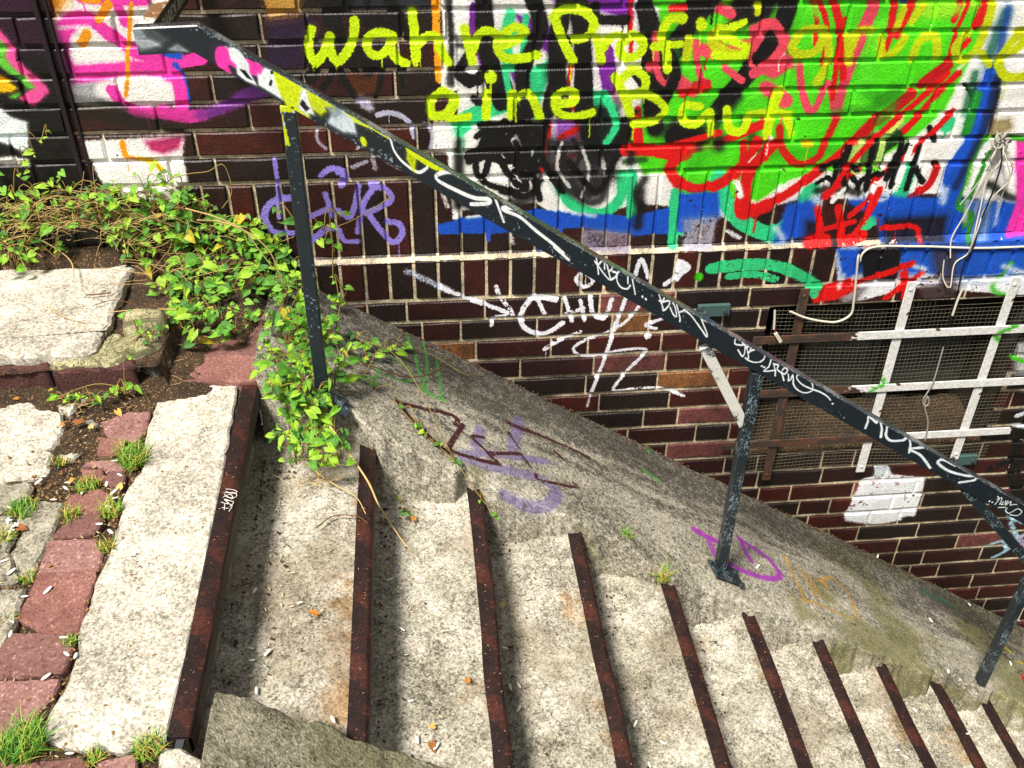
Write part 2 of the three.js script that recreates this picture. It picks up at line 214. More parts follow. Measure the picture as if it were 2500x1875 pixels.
  P(GR, [[.987,.869],[1.979,.857],[1.986,.717],[1.959,.595],[1.926,.467],[1.844,.374],[1.751,.311],[1.753,.255],[1.545,.262],[1.441,.237],[1.345,.161],[1.179,.184],[1.06,.199]]); S('#59e028', .05, [[1.559,.7],[1.637,.576],[1.607,.475]], .9); S('#2fb40c', .06, [[1.206,.381],[1.426,.321],[1.582,.343]], .9); S('#8ee020', .05, [[1.739,.787],[1.937,.798]], .9);
  S(TQ, .034, [[.49,.787],[.475,.705],[.499,.634]]); S(TQ, .02, [[.537,.782],[.532,.695],[.524,.581]]); P(TQ, [[.543,.614],[.623,.655],[.597,.559],[.57,.47],[.54,.511]]); S(TQ, .05, [[.334,.461],[.398,.492],[.476,.518]]); P(TQ, [[.75,.556],[.835,.499],[.8,.387],[.76,.465]]); S(TQ, .036, [[.653,.251],[.698,.177],[.774,.135],[.837,.144],[.871,.2],[.866,.266]]); S(TQ, .027, [[.907,.265],[.919,.121]]); S(TQ, .036, [[1.074,.181],[1.066,.107],[1.066,.012]]); S('#46c07a', .03, [[.319,.446],[.338,.405],[.327,.353]], .9, .7); S('#2a9a5a', .03, [[.592,.398],[.585,.302]], .8);
  S(TQ, .055, [[1.198,.245],[1.23,.165],[1.303,.081],[1.421,.035],[1.497,.109],[1.531,.189]]); S(TQ, .04, [[1.866,.263],[1.846,.144],[1.755,.052]]); D(TQ, .028, [[1.952,.414]]); S(TQ, .03, [[1.052,.165],[1.087,.047]]); S('#7dbb5a', .04, [[1.794,.402],[1.7,.367],[1.688,.302]], .5); S('#58a050', .02, [[1.62,.315],[1.69,.34]], .4);
  S(K, .052, [[.41,.854],[.418,.72],[.442,.602],[.466,.523]]); S(K, .056, [[.686,.855],[.713,.691],[.726,.497]]); S(K, .045, [[.655,.702],[.635,.598],[.614,.489]]); S(K, .05, [[.895,.808],[.919,.711],[.931,.625]]); S(K, .032, [[.476,.457],[.447,.402],[.362,.346]]); S(K, .022, [[.427,.454],[.437,.381],[.411,.281]]); S(K, .026, [[.477,.401],[.523,.331],[.585,.292]]); S(K, .02, [[.577,.408],[.553,.346],[.595,.291]]); S(K, .022, [[.447,.365],[.488,.284],[.524,.244]]); P(K, [[.511,.436],[.601,.454],[.617,.397],[.547,.373]], .01, .9); S(K, .055, [[.73,.461],[.782,.355],[.834,.338],[.872,.442]]); S(K, .018, [[.639,.37],[.682,.299]]); S(K, .03, [[.731,.346],[.816,.306]]); S('#0f3a10', .022, [[.872,.315],[.939,.319]], .8); S(K, .03, [[.699,.261],[.74,.182],[.803,.185],[.808,.268]], .8); S(K, .035, [[.328,.185],[.447,.169],[.567,.199]], .8); S(K, .026, [[.341,.613],[.365,.584],[.408,.617]]); S(K, .02, [[.468,.224],[.551,.205],[.596,.259]], .5); S(K, .045, [[.966,.673],[.992,.614],[.969,.541]]); S(K, .03, [[.332,.347],[.324,.201]], .9); S(K, .05, [[.977,.413],[1.027,.428]], 1, .7); S(K, .03, [[.916,.101],[.931,.053]], .8);
  S(K, .058, [[1.344,.842],[1.325,.728],[1.262,.624],[1.199,.536],[1.153,.466]]); S(K, .055, [[1.051,.846],[1.038,.756],[1.008,.677]]); P(K, [[1.168,.858],[1.327,.856],[1.279,.766],[1.171,.735]], .008); S(K, .06, [[1.033,.396],[1.078,.405],[1.128,.42]], .6); S('#1a3a10', .035, [[1.259,.442],[1.316,.345]], .8); S(K, .016, [[1.542,.217],[1.577,.233],[1.608,.215]]); S(K, .018, [[1.829,.347],[1.821,.202]]); S(K, .016, [[1.648,.336],[1.627,.282],[1.686,.212]]); S(K, .02, [[1.89,.405],[1.923,.361]]); S(K, .022, [[1.945,.278],[1.957,.263]]); S(K, .02, [[1.884,.257],[1.919,.21]]); S(K, .03, [[1.548,.188],[1.613,.192],[1.699,.178]], .9); S('#0c1c2a', .035, [[2.013,.538],[2.05,.464]], .7); S(K, .012, [[1.973,.549],[2.011,.507]]); S(K, .02, [[2.08,.577],[2.089,.442]], .6); S(K, .03, [[2.171,.191],[2.255,.141],[2.324,.139]], .9);
  P(CO, [[1.229,.677],[1.244,.738],[1.31,.756],[1.358,.708],[1.389,.616],[1.329,.583],[1.248,.619]]); S(CO, .036, [[1.613,.834],[1.606,.779],[1.593,.737]]); S(CO, .032, [[1.592,.699],[1.574,.608],[1.56,.502],[1.564,.445]]); S(CO, .022, [[1.409,.616],[1.435,.53],[1.478,.468],[1.512,.559],[1.549,.477]]); S(CO, .02, [[1.069,.694],[1.076,.637],[1.105,.563]]); S(CO, .03, [[1.028,.584],[1.072,.544]]); S(CO, .045, [[1.309,.553],[1.383,.506]]); S(CO, .02, [[1.168,.616],[1.229,.575]]); S(CO, .03, [[1.089,.81],[1.165,.781]]); S(CO, .03, [[.931,.625],[.983,.6],[1.053,.559]]); S('#e05050', .03, [[1.071,.675],[1.144,.684]]); S(K, .05, [[1.325,.728],[1.279,.643]], .3);
  D('#f2f2e8', .012, [[1.341,.661]]); S('#c8102c', .035, [[1.106,.67],[1.166,.664]]); S('#c8102c', .03, [[1.08,.563],[1.114,.568]]);
  S(RD, .013, [[.85,.849],[.864,.674]]); S(RD, .022, [[.657,.404],[.712,.433]]); S(RD, .018, [[.618,.449],[.611,.371],[.603,.296],[.671,.327],[.736,.359]]); S(RD, .013, [[.682,.645],[.673,.572]]); S(RD, .02, [[.901,.492],[.922,.367]]); S(RD, .036, [[.874,.353],[.957,.35],[1.032,.332]]); S(RD, .034, [[1.078,.336],[1.026,.289],[1.07,.221]]); S(RD, .016, [[.625,.748],[.636,.697]]); S(RD, .03, [[.663,.523],[.683,.503]]); S(RD, .02, [[.977,.798],[1.02,.802]]);
  S(RD, .014, [[1.403,.837],[1.437,.759],[1.447,.683]]); S(RD, .024, [[1.466,.836],[1.507,.757],[1.539,.652],[1.559,.578]]); S(RD, .022, [[1.675,.833],[1.678,.727]]); S(RD, .02, [[1.739,.823],[1.725,.763],[1.706,.707]]); S(RD, .02, [[1.892,.831],[1.879,.752]]); S(RD, .026, [[1.977,.829],[1.961,.731]]); S(RD, .014, [[1.948,.688],[1.928,.65]]); S('#b80c14', .037, [[1.898,.611],[1.83,.552]]); S('#c40c10', .04, [[1.797,.517],[1.733,.457],[1.688,.421],[1.643,.358]]); S(RD, .034, [[1.643,.358],[1.535,.257],[1.45,.186],[1.381,.142]]); S(RD, .05, [[1.381,.142],[1.314,.115],[1.295,.134],[1.29,.203]]); S(RD, .04, [[1.29,.203],[1.301,.269],[1.336,.318],[1.366,.36]]);
  S(RD, .024, [[1.941,.585],[1.883,.51],[1.822,.417],[1.737,.322],[1.656,.247],[1.58,.164]]); S(RD, .021, [[1.958,.459],[1.873,.346],[1.803,.276],[1.731,.208]]); S(RD, .03, [[1.038,.351],[1.156,.363],[1.274,.413],[1.318,.43]]); S(RD, .03, [[1.306,.378],[1.28,.303],[1.205,.233],[1.122,.211],[1.055,.244]]); S('#c81808', .025, [[1.377,.418],[1.401,.343],[1.464,.287],[1.525,.307],[1.542,.355],[1.563,.435]]); S('#c80c12', .026, [[1.956,.258],[1.944,.198],[1.898,.159],[1.862,.125],[1.801,.098],[1.805,.056]]);
  // blue band
  P(BL, [[.259,.111],[.322,.125],[.421,.136],[.594,.153],[.668,.139],[.915,.115],[1.109,.157],[1.122,.052],[.931,.047],[.745,.084],[.606,.083],[.426,.073],[.258,.079]], .003); P(BL, [[1.055,.188],[1.199,.194],[1.216,.113],[1.192,.085],[1.064,.107]], .006); P('#8a7f92', [[.756,.072],[.909,.054],[.908,-.006],[.749,.001]], .01, .5); P('#a09cac', [[1.098,.094],[1.206,.102],[1.204,-.005],[1.11,-.008]], .01, .6);
  P(BL, [[1.679,.143],[1.787,.157],[2.017,.138],[2.371,.102],[2.414,-.028],[2.07,-.015],[1.824,.001],[1.794,.08]], .008); P(BL, [[1.459,.134],[1.555,.154],[1.568,.029],[1.436,.01]], .01); S(BL, .065, [[2.058,.583],[2.063,.368],[2.031,.247],[2.047,.131]], .4); S('#0d5a4c', .045, [[2.042,.768],[2.035,.692],[2.028,.628]], .7); S('#123f9c', .03, [[2.048,.782],[2.062,.652]], .8); S('#1c8a30', .03, [[2.027,.507],[2.025,.385]], .6);
  S(BL, .02, [[1.689,.829],[1.708,.81]]);
  P('#160c10', [[1.825,.067],[2.035,.072],[2.045,-.008],[1.842,-.006]], .012, .85); P('#150c12', [[1.537,.072],[1.692,.03],[1.689,-.012],[1.552,-.007]], .01, .8);
  S(RD, .024, [[1.563,.127],[1.584,.058],[1.6,-.009]]); S(RD, .028, [[1.638,.124],[1.661,.055],[1.672,-.012]]); S(RD, .02, [[1.588,.04],[1.706,.069]]); S(RD, .024, [[1.772,.187],[1.754,.106],[1.714,.005]]); S(RD, .02, [[1.748,.159],[1.684,.09]]); S(RD, .03, [[1.692,.003],[1.752,.016]]); S(RD, .02, [[1.815,.038],[1.934,.039],[1.962,-.023],[1.951,-.072]]); S(RD, .04, [[1.556,-.001],[1.612,.003]], .6);
  S('#8c1a10', .012, [[1.656,-.017],[1.771,-.022]]);
  // soldier course patches of grey-white primer
  P('#d8d4d0', [[2.133,.128],[2.189,.132],[2.208,-.008],[2.151,-.012]], .012, .35); P(PK, [[2.216,.353],[2.284,.362],[2.402,.009],[2.283,-.005],[2.289,.122]]); S('#3a9c18', .016, [[2.249,.352],[2.099,.356],[2.076,.188],[2.075,.112],[2.122,.087],[2.119,.038]], .6); S('#3a9c18', .02, [[2.385,-.065],[2.251,-.072],[2.175,-.056]], .6);
  P('#8c7a4a', [[2.097,.416],[2.16,.425],[2.179,.397],[2.122,.372]], .008, .8);
  // below the ledge, right
  P('#e8eaf0', [[1.662,-.019],[2.421,-.049],[2.489,-.253],[1.975,-.19],[1.734,-.252],[1.693,-.197]], .004); P(BL, [[1.665,-.031],[1.746,-.035],[1.77,-.117],[1.706,-.146]], .008); P(BL, [[1.888,-.028],[2.421,-.049],[2.449,-.133],[2.216,-.156],[2.046,-.142],[1.923,-.124]], .015, .95); P('#0a0a10', [[1.746,-.035],[1.891,-.04],[1.907,-.155],[1.784,-.156]], .005); P('#3c2c30', [[2.022,-.052],[2.099,-.055],[2.136,-.211],[2.08,-.202]], .015, .7); P('#5a4448', [[1.797,-.189],[1.763,-.247],[1.713,-.238],[1.704,-.191]], .01, .5); P('#47373a', [[2.013,-.199],[2.12,-.197],[2.133,-.244],[2.037,-.246]], .015, .75);
  S(RD, .024, [[1.755,-.166],[1.839,-.138],[1.949,-.095]]); S(RD, .026, [[1.93,-.135],[1.948,-.198],[1.956,-.244]]); S(RD, .026, [[1.996,-.141],[1.942,-.184],[1.883,-.237]]); S(RD, .024, [[1.626,-.193],[1.673,-.176],[1.725,-.158]]); P(RD, [[1.594,-.199],[1.689,-.178],[1.744,-.161],[1.757,-.194],[1.688,-.23],[1.613,-.24]], .004); S('#36b81c', .02, [[2.329,-.11],[2.31,-.158],[2.285,-.193],[2.293,-.22],[2.337,-.243],[2.37,-.241]], .7);
  S('#2fc77e', .042, [[1.208,-.084],[1.325,-.073],[1.441,-.084],[1.54,-.126],[1.613,-.174]]); S('#2fc77e', .026, [[1.275,-.118],[1.366,-.114],[1.45,-.138]]); D('#3cb80c', .016, [[1.167,-.117]]); S('#38c880', .03, [[1.583,-.173],[1.607,-.207]]);
  // more scribbles in the crowded middle of the mural
  S(K, .016, [[.538,.368],[.569,.303],[.599,.323]]); S(K, .02, [[.648,.38],[.67,.343],[.662,.295]]); S(K, .014, [[.698,.395],[.721,.341],[.703,.288]]); S(K, .03, [[.765,.297],[.784,.23],[.76,.198]], .7); S(K, .022, [[.379,.535],[.398,.524],[.447,.553]]); S(K, .02, [[.387,.414],[.427,.438],[.487,.432]]); S(K, .018, [[.508,.294],[.545,.26],[.55,.227]]); S('#1b1b1b', .035, [[.674,.245],[.718,.205],[.758,.231]], .9); S(K, .03, [[.945,.253],[.919,.192],[.949,.152]], .8); S(K, .02, [[.556,.45],[.592,.413]], .5); S(K, .04, [[.62,.608],[.651,.568],[.633,.509]], .7); S(K, .028, [[.884,.607],[.918,.562],[.941,.522]]); S(K, .026, [[.744,.81],[.756,.774],[.842,.768]], .6); S(K, .02, [[.366,.698],[.334,.703]], .8);
  S('#123a12', .03, [[1.745,.403],[1.789,.375],[1.746,.333]], .6); S('#0f2a0c', .022, [[1.668,.341],[1.687,.28]]); S('#0f2a0c', .02, [[1.723,.361],[1.73,.306]]); S(K, .022, [[1.8,.31],[1.787,.226]]); S(K, .02, [[1.767,.244],[1.704,.229],[1.69,.195]]); S('#2b6e10', .02, [[1.365,.665],[1.408,.65]], .7); S('#2fa510', .05, [[1.648,.526],[1.737,.482],[1.723,.43]], .9, .8); S('#1f7d08', .05, [[1.695,.504],[1.753,.523]], 1, .7); S('#6ff02c', .035, [[1.421,.791],[1.444,.777]], .8); S('#6ff02c', .04, [[1.65,.741],[1.645,.674]], .9); S('#9ae824', .04, [[1.762,.795],[1.803,.772],[1.88,.784]], .9); S('#35b40f', .06, [[1.084,.528],[1.154,.382],[1.101,.298]], .9); S('#d6e86a', .03, [[1.78,.434],[1.756,.403]], .6); S('#a8d060', .03, [[1.653,.336],[1.645,.298]], .6); S('#3f6e2a', .02, [[1.698,.378],[1.692,.285]], .6); S(WH, .014, [[1.338,.404],[1.358,.376]]); S(WH, .016, [[1.29,.308],[1.307,.335]]); S(WH, .02, [[1.264,.232],[1.282,.18]], .6); S(WH, .014, [[1.954,.615],[1.937,.6]], .7);
  S('#0c0c10', .018, [[.915,.799],[.95,.734]], .6); S('#1a5c2a', .03, [[.649,.607],[.661,.568]], .8); S('#e8e8e4', .02, [[.264,.258],[.287,.175]], .9, .6); S('#2450c8', .014, [[.426,.084],[.424,.049]], .4); S('#2450c8', .012, [[.67,.081],[.669,.04]], .4); S('#1b3c98', .02, [[.601,.072],[.598,.007]], .9, .7); S('#dcdcd8', .02, [[.5,.064],[.506,.034]], .9, .7);
  P('#1c1c1e', [[.614,.397],[.806,.383],[.847,.263],[.786,.195],[.668,.234],[.616,.321]], .012, .8); for (const q of [[[.662,.387],[.649,.303],[.693,.233]], [[.727,.369],[.756,.283],[.736,.196]], [[.792,.35],[.814,.264]]]) S('#d8d8d4', .01, q, .5, .8); for (const q of [[[.424,.435],[.384,.328],[.407,.26],[.521,.218]], [[.511,.391],[.565,.289],[.595,.192]], [[.463,.376],[.553,.272]], [[.36,.329],[.439,.36],[.502,.424]], [[.59,.373],[.537,.229]]]) S(K, .02, q, .4); P(K, [[.704,.508],[.831,.489],[.852,.415],[.794,.325],[.725,.402]], .01, .9);
  S(K, .055, [[1.118,.851],[1.014,.708],[.945,.541],[.964,.428]], .4); S(K, .045, [[1.028,.435],[1.162,.398],[1.185,.356]], .9, .8); S(K, .04, [[.473,.583],[.517,.472],[.554,.374]], .3); S(K, .03, [[.895,.479],[.893,.313]], .8); S(K, .035, [[.935,.207],[.937,.08]], .8); S('#101010', .02, [[.302,.848],[.314,.72],[.303,.587]], .8); S('#161616', .03, [[.329,.396],[.322,.175]], .9); S(K, .03, [[1.227,.519],[1.159,.423],[1.118,.358]], .9, .7);
  for (const q of [[[1.63,.343],[1.623,.256],[1.654,.192]], [[1.711,.341],[1.721,.19]], [[1.808,.364],[1.81,.196]], [[1.876,.336],[1.866,.185]], [[1.602,.274],[1.6,.203]]]) S(K, .02, q, .4); for (const q of [[[1.669,.359],[1.667,.255]], [[1.744,.366],[1.741,.27]]]) S('#b9d873', .02, q, .4); S(WH, .018, [[1.845,.337],[1.832,.214]], .4); S(WH, .016, [[1.645,.193],[1.611,.148]], .5); S('#0c1a40', .03, [[2.078,.564],[2.082,.382],[2.042,.189]], .8); S('#0b0b0e', .02, [[2.09,.58],[2.108,.381]], .7); S('#135c34', .03, [[1.998,.582],[2.002,.452]], .7); S('#2a8a2a', .014, [[2.129,.311],[2.106,.15],[2.081,.114],[2.137,.074],[2.138,-.023]], .5);
  S(RD, .022, [[.897,.463],[.907,.38]]); S(CO, .022, [[.936,.724],[.964,.588],[1.08,.538]]); S(CO, .03, [[1.062,.692],[1.128,.661],[1.218,.69]]); S(CO, .03, [[1.242,.734],[1.302,.748],[1.343,.687],[1.306,.627],[1.263,.597]]); S(RD, .03, [[1.04,.539],[1.118,.553]]); S(RD, .02, [[1.337,.385],[1.275,.302],[1.186,.217],[1.067,.23],[1.019,.284]]); S('#0e7a20', .03, [[1.002,.679],[1.01,.602]], .8); S('#2d8f10', .03, [[1.547,.463],[1.677,.476],[1.732,.524]], .9, .7);
  for (const [w, q] of [[.05, [[.658,.843],[.632,.685],[.658,.493]]], [.045, [[.553,.844],[.58,.745],[.53,.612],[.551,.487]]], [.03, [[.38,.69],[.334,.616],[.394,.592]]], [.022, [[.4,.451],[.51,.44],[.551,.374],[.479,.326],[.408,.378],[.439,.442]]], [.022, [[.612,.454],[.599,.339],[.669,.216]]], [.02, [[.689,.319],[.785,.212],[.836,.315]]], [.03, [[1.226,.835],[1.206,.764],[1.12,.721]]], [.035, [[.969,.694],[1.01,.602],[.974,.493]]], [.02, [[1.552,.267],[1.599,.292],[1.673,.263]]]]) S(K, w, q, .35);
  for (const [w, q] of [[.02, [[1.906,.584],[1.836,.505],[1.743,.408],[1.65,.29],[1.59,.167]]], [.014, [[1.918,.826],[1.896,.708],[1.897,.616]]], [.016, [[1.425,.833],[1.477,.73],[1.482,.624]]], [.016, [[1.526,.759],[1.527,.638],[1.537,.512]]], [.014, [[1.674,.83],[1.683,.727]]], [.018, [[1.732,.814],[1.687,.712],[1.677,.651]]], [.022, [[1.265,.37],[1.264,.267],[1.188,.208]]], [.02, [[.889,.364],[.971,.353],[1.067,.376],[1.178,.406]]]]) S(RD, w, q, .3);
  for (const [w, q] of [[.02, [[.506,.746],[.477,.644],[.493,.536]]], [.024, [[.788,.545],[.834,.448],[.806,.383]]], [.022, [[.896,.279],[.905,.118]]], [.026, [[1.053,.203],[1.062,.038]]], [.02, [[.439,.49],[.377,.46],[.33,.421]]]]) S(TQ, w, q, .4);
  for (const [w, q] of [[.03, [[1.541,.166],[1.568,.141]]], [.02, [[1.784,.146],[1.804,.157]]], [.025, [[2.011,.179],[2.013,.132]]], [.02, [[2.104,.129],[2.113,.057]]], [.022, [[2.224,.131],[2.236,.034]]], [.025, [[1.429,.052],[1.458,.015]]], [.02, [[1.258,.047],[1.3,.021]]], [.02, [[1.96,-.106],[2.005,-.121]]], [.03, [[2.011,-.147],[2.065,-.168]]], [.03, [[2.22,-.169],[2.315,-.186]]], [.02, [[1.703,-.133],[1.696,-.185]]], [.025, [[2.301,-.12],[2.382,-.15]]], [.02, [[.974,.168],[1.025,.194]]], [.016, [[.71,.137],[.786,.123]]], [.014, [[.353,.133],[.395,.137]]]]) S('#e4e8ee', w, q, 1, .85);
  // lime writing
  const w = .0265;
  S(LI, w, [[-.096,.756],[-.11,.715],[-.109,.683],[-.092,.662],[-.069,.685],[-.051,.714]]); S(LI, w, [[-.046,.735],[-.048,.696],[-.03,.661],[.002,.69],[.024,.731],[.03,.778]]); S(LI, w, [[.139,.731],[.103,.743],[.07,.73],[.061,.703],[.075,.68],[.103,.679],[.128,.702],[.139,.731],[.134,.697],[.149,.664],[.176,.65]]); S(LI, w, [[.2,.802],[.204,.746],[.204,.701],[.205,.663]]); S(LI, w, [[.214,.707],[.245,.73],[.272,.722],[.281,.69],[.303,.652]]);
  for (const q of [[[-.1,.66],[-.104,.632]], [[-.092,.655],[-.093,.639]], [[.2,.663],[.2,.638]], [[.208,.663],[.207,.64]], [[-.033,.659],[-.035,.635]]]) S(LI, .006, q);
  S(LI, w, [[.353,.751],[.366,.698],[.375,.653]]); S(LI, w, [[.376,.684],[.395,.729],[.418,.743],[.442,.735]]); S(LI, w, [[.451,.696],[.494,.709],[.536,.734],[.507,.753],[.465,.728],[.451,.696],[.475,.663],[.527,.66],[.573,.667]]); S(LI, w, [[.626,.771],[.655,.702],[.686,.647]]); S(LI, w, [[.619,.78],[.656,.802],[.707,.797],[.742,.765],[.73,.724],[.688,.713]]); S(LI, w, [[.757,.714],[.774,.645]]); S(LI, w, [[.776,.686],[.798,.718],[.826,.722]]); S(LI, w, [[.865,.724],[.829,.689],[.846,.656],[.889,.665],[.9,.702],[.865,.724]]); S(LI, w, [[1.009,.772],[.971,.764],[.957,.715],[.977,.663],[.984,.617]], .4); S(LI, .024, [[.935,.687],[1.018,.693]]);
  const OL = '#c4d200';
  D(LI, .016, [[1.014,.77],[1.077,.748]]); S(OL, w, [[1.043,.707],[1.04,.647]], .4, .9); S(OL, .032, [[1.171,.735],[1.128,.731],[1.118,.698],[1.156,.669],[1.213,.654],[1.229,.677]], .4, .9); S(OL, w, [[1.468,.73],[1.404,.726],[1.373,.679],[1.402,.655],[1.451,.664],[1.476,.711],[1.498,.629],[1.475,.565]], .4, .92); S(OL, w, [[1.548,.705],[1.569,.627]], .4, .9); S(OL, w, [[1.563,.671],[1.579,.721],[1.624,.723]], .4, .9); S(OL, w, [[1.655,.698],[1.673,.645],[1.71,.659],[1.731,.697]], .4, .9); S(OL, .022, [[1.709,.787],[1.699,.726]], .4, .9); S(OL, .022, [[1.767,.795],[1.743,.749]], .4, .9); S(OL, w, [[1.773,.633],[1.783,.691],[1.832,.7],[1.854,.637]], .4, .9); S(OL, w, [[1.937,.71],[1.907,.67],[1.934,.628],[1.975,.649],[1.991,.717],[1.992,.797]], .4, .92); S(OL, w, [[2.081,.635],[2.124,.671],[2.115,.715],[2.084,.667],[2.07,.617],[2.109,.569],[2.183,.57]], .4, .95); S(OL, .02, [[2.001,.648],[2.039,.608]], .4, .9); D(OL, .012, [[1.244,.803],[1.247,.785]]);
  S(LI, .03, [[.283,.562],[.246,.533],[.249,.488],[.295,.492],[.318,.536],[.283,.562]]); S(LI, .022, [[.3,.472],[.363,.481]]); D(LI, .019, [[.432,.602]]); S(LI, w, [[.42,.554],[.417,.479]]); S(LI, w, [[.498,.552],[.496,.48]]); S(LI, w, [[.508,.532],[.539,.551],[.564,.531],[.588,.472]]); S(LI, w, [[.641,.516],[.692,.52],[.696,.547],[.661,.553],[.633,.529],[.644,.489],[.695,.472],[.754,.485]]); S(LI, w, [[.818,.596],[.855,.534],[.88,.47]]); S(LI, w, [[.832,.579],[.873,.614],[.915,.592],[.913,.552],[.865,.538]]); S(LI, w, [[.865,.532],[.93,.536],[.99,.49],[.958,.45],[.893,.441]]);
  S(LI, w, [[1.103,.495],[1.052,.496],[1.053,.448],[1.1,.436],[1.136,.476],[1.151,.403]]); S(LI, w, [[1.191,.485],[1.211,.417],[1.254,.411],[1.269,.463]]); S(LI, .032, [[1.356,.542],[1.343,.471],[1.338,.404]]); S(LI, .03, [[1.272,.463],[1.328,.467],[1.402,.46]]); S(LI, .024, [[1.399,.444],[1.424,.391]]); S(LI, .014, [[1.338,.404],[1.336,.377]]); S('#d8c000', .02, [[1.472,.36],[1.494,.357]], .6);
  S(LI, .024, [[1.208,.756],[1.143,.721],[1.219,.682],[1.207,.652],[1.128,.658]], .35); D(LI, .014, [[1.072,.759]]);
  // lavender tag
  S(LV, .013, [[-.254,.354],[-.254,.291],[-.264,.155]], .5); S(LV, .02, [[-.218,.225],[-.279,.211],[-.31,.163],[-.287,.106],[-.228,.098]], .5); S(LV, .018, [[-.108,.233],[-.09,.155]], .5); S(LV, .018, [[-.171,.152],[-.097,.183]], .5); S(LV, .018, [[-.116,.297],[-.08,.32],[-.043,.311]], .5); S(LV, .018, [[-.058,.306],[-.035,.29],[-.052,.263]], .5); S(LV, .018, [[-.07,.176],[-.037,.15],[-.012,.202],[.002,.256]], .5); S(LV, .019, [[.06,.26],[.013,.195],[-.013,.095]], .5); S(LV, .019, [[.042,.26],[.096,.237],[.099,.198],[.02,.162]], .5); S(LV, .019, [[.025,.162],[.062,.098],[.101,.05],[.133,.078],[.125,.118],[.084,.126]], .5); S(LV, .016, [[-.076,.109],[-.059,.065],[-.016,.061]], .5); D(LV, .005, [[-.365,.162]]); S(LV, .02, [[-.17,.061],[-.114,.11],[-.074,.103]], .5);
  S('#b4b4cc', .016, [[.078,.493],[.122,.499],[.169,.475],[.19,.419]], .6, .85); S('#a8a4bc', .035, [[.029,.538],[.056,.518]], 1, .9); S('#a8a4bc', .014, [[.221,.464],[.245,.428],[.238,.376]], .8, .8); S('#9c98aa', .016, [[-.012,.323],[.033,.34]], .8); S('#9c98aa', .02, [[.054,.361],[.059,.313]], .8, .7); S('#8a86a0', .014, [[.079,.355],[.112,.328],[.155,.305]], .8, .7); S('#a0a0b4', .012, [[.024,.413],[.007,.383]], .7); S('#a8a8c0', .014, [[-.11,.457],[-.114,.417],[-.088,.386]], .8, .7);
  // white tag
  const WT = '#eef0fb';
  S('#cdd6ee', .03, [[.142,-.051],[.21,-.087],[.274,-.127]], 1, .6); S(WT, .022, [[.252,-.114],[.322,-.154]], .9); S(WT, .015, [[.322,-.157],[.42,-.197],[.506,-.239]], .4); S(WT, .014, [[.448,-.123],[.464,-.167],[.504,-.236],[.442,-.249],[.431,-.281]], .4); S(WT, .019, [[.661,-.186],[.58,-.174],[.537,-.241],[.555,-.301],[.624,-.325],[.688,-.284]], .4); S(WT, .014, [[.592,-.174],[.621,-.239]], .4); S(WT, .014, [[.692,-.179],[.722,-.279]], .4); S(WT, .014, [[.7,-.246],[.761,-.226]], .4); S(WT, .014, [[.748,-.193],[.767,-.275]], .4); S(WT, .016, [[.784,-.182],[.796,-.247],[.838,-.269],[.861,-.192]], .4); S(WT, .013, [[.913,-.178],[.881,-.317],[.845,-.472],[.811,-.592]], .5); S(WT, .011, [[.811,-.592],[.797,-.664]], 1, .7); S(WT, .011, [[.972,-.207],[.903,-.305],[.752,-.374],[.739,-.411],[.796,-.435],[.911,-.413],[1.005,-.418],[.947,-.499],[.894,-.589],[.984,-.587],[1.076,-.593],[1.171,-.635]], .5); S(WT, .016, [[.626,-.392],[.654,-.373]], .4); S(WT, .011, [[.648,-.379],[.688,-.354],[.755,-.324]], .4); S(WT, .014, [[.753,-.075],[.728,-.104],[.757,-.138],[.79,-.113],[.753,-.075]], .4); S(WT, .014, [[.936,-.113],[.955,-.039],[.986,-.112]], .5); S(WT, .016, [[1.048,-.143],[1.09,-.107],[1.126,-.077],[1.095,-.051]], .5); S(WT, .013, [[.995,-.306],[1.034,-.291],[1.074,-.279]], .4); S(WT, .012, [[.996,-.313],[1.035,-.325]], .4); D(WT, .012, [[1.006,-.357]]); D('#f2f4ff', .022, [[1.101,-.076]]); S(WT, .012, [[1.089,-.126],[1.103,-.101]], .5);
  // white block and pale scribble low on the right
  P('#e9edf2', [[1.994,-1.116],[2.103,-1.102],[2.264,-1.131],[2.274,-1.237],[2.273,-1.344],[1.96,-1.328],[1.975,-1.232]], .005); P('#e9edf2', [[1.968,-1.299],[2.227,-1.301],[2.214,-1.364],[2.113,-1.384],[1.971,-1.345]], .008, .85); P('#d9e2ec', [[2.031,-1.055],[2.092,-1.059],[2.108,-1.094],[2.041,-1.098]], .006, .7);
  const SB = '#9cc4d8';
  S(SB, .02, [[2.673,-1.563],[2.74,-1.539],[2.771,-1.591]], .7); S(SB, .02, [[2.72,-1.645],[2.786,-1.592],[2.826,-1.508]], .8); S(SB, .025, [[2.741,-1.425],[2.799,-1.515],[2.86,-1.569]], .8); S(SB, .025, [[2.714,-1.386],[2.801,-1.43]], .8); S('#b9a4c8', .02, [[2.814,-1.517],[2.895,-1.631]], .8); S('#0a0808', .05, [[2.634,-.808],[2.638,-1.055],[2.761,-1.329]], .6); S('#0c0808', .03, [[2.548,-1.1],[2.631,-1.054],[2.719,-1.069]], .6); P('#0a090a', [[2.425,-.38],[2.529,-.372],[2.612,-.622],[2.513,-.616]], .01); P('#e6e8ea', [[2.472,-.468],[2.553,-.443],[2.607,-.607],[2.508,-.601]], .012, .8); S(GR, .014, [[2.473,-.533],[2.555,-.567]], .6); S('#dfe8f0', .02, [[2.578,-.821],[2.631,-.8]], .6); S('#cfd8e4', .02, [[2.58,-.869],[2.661,-.89]], .6);
}
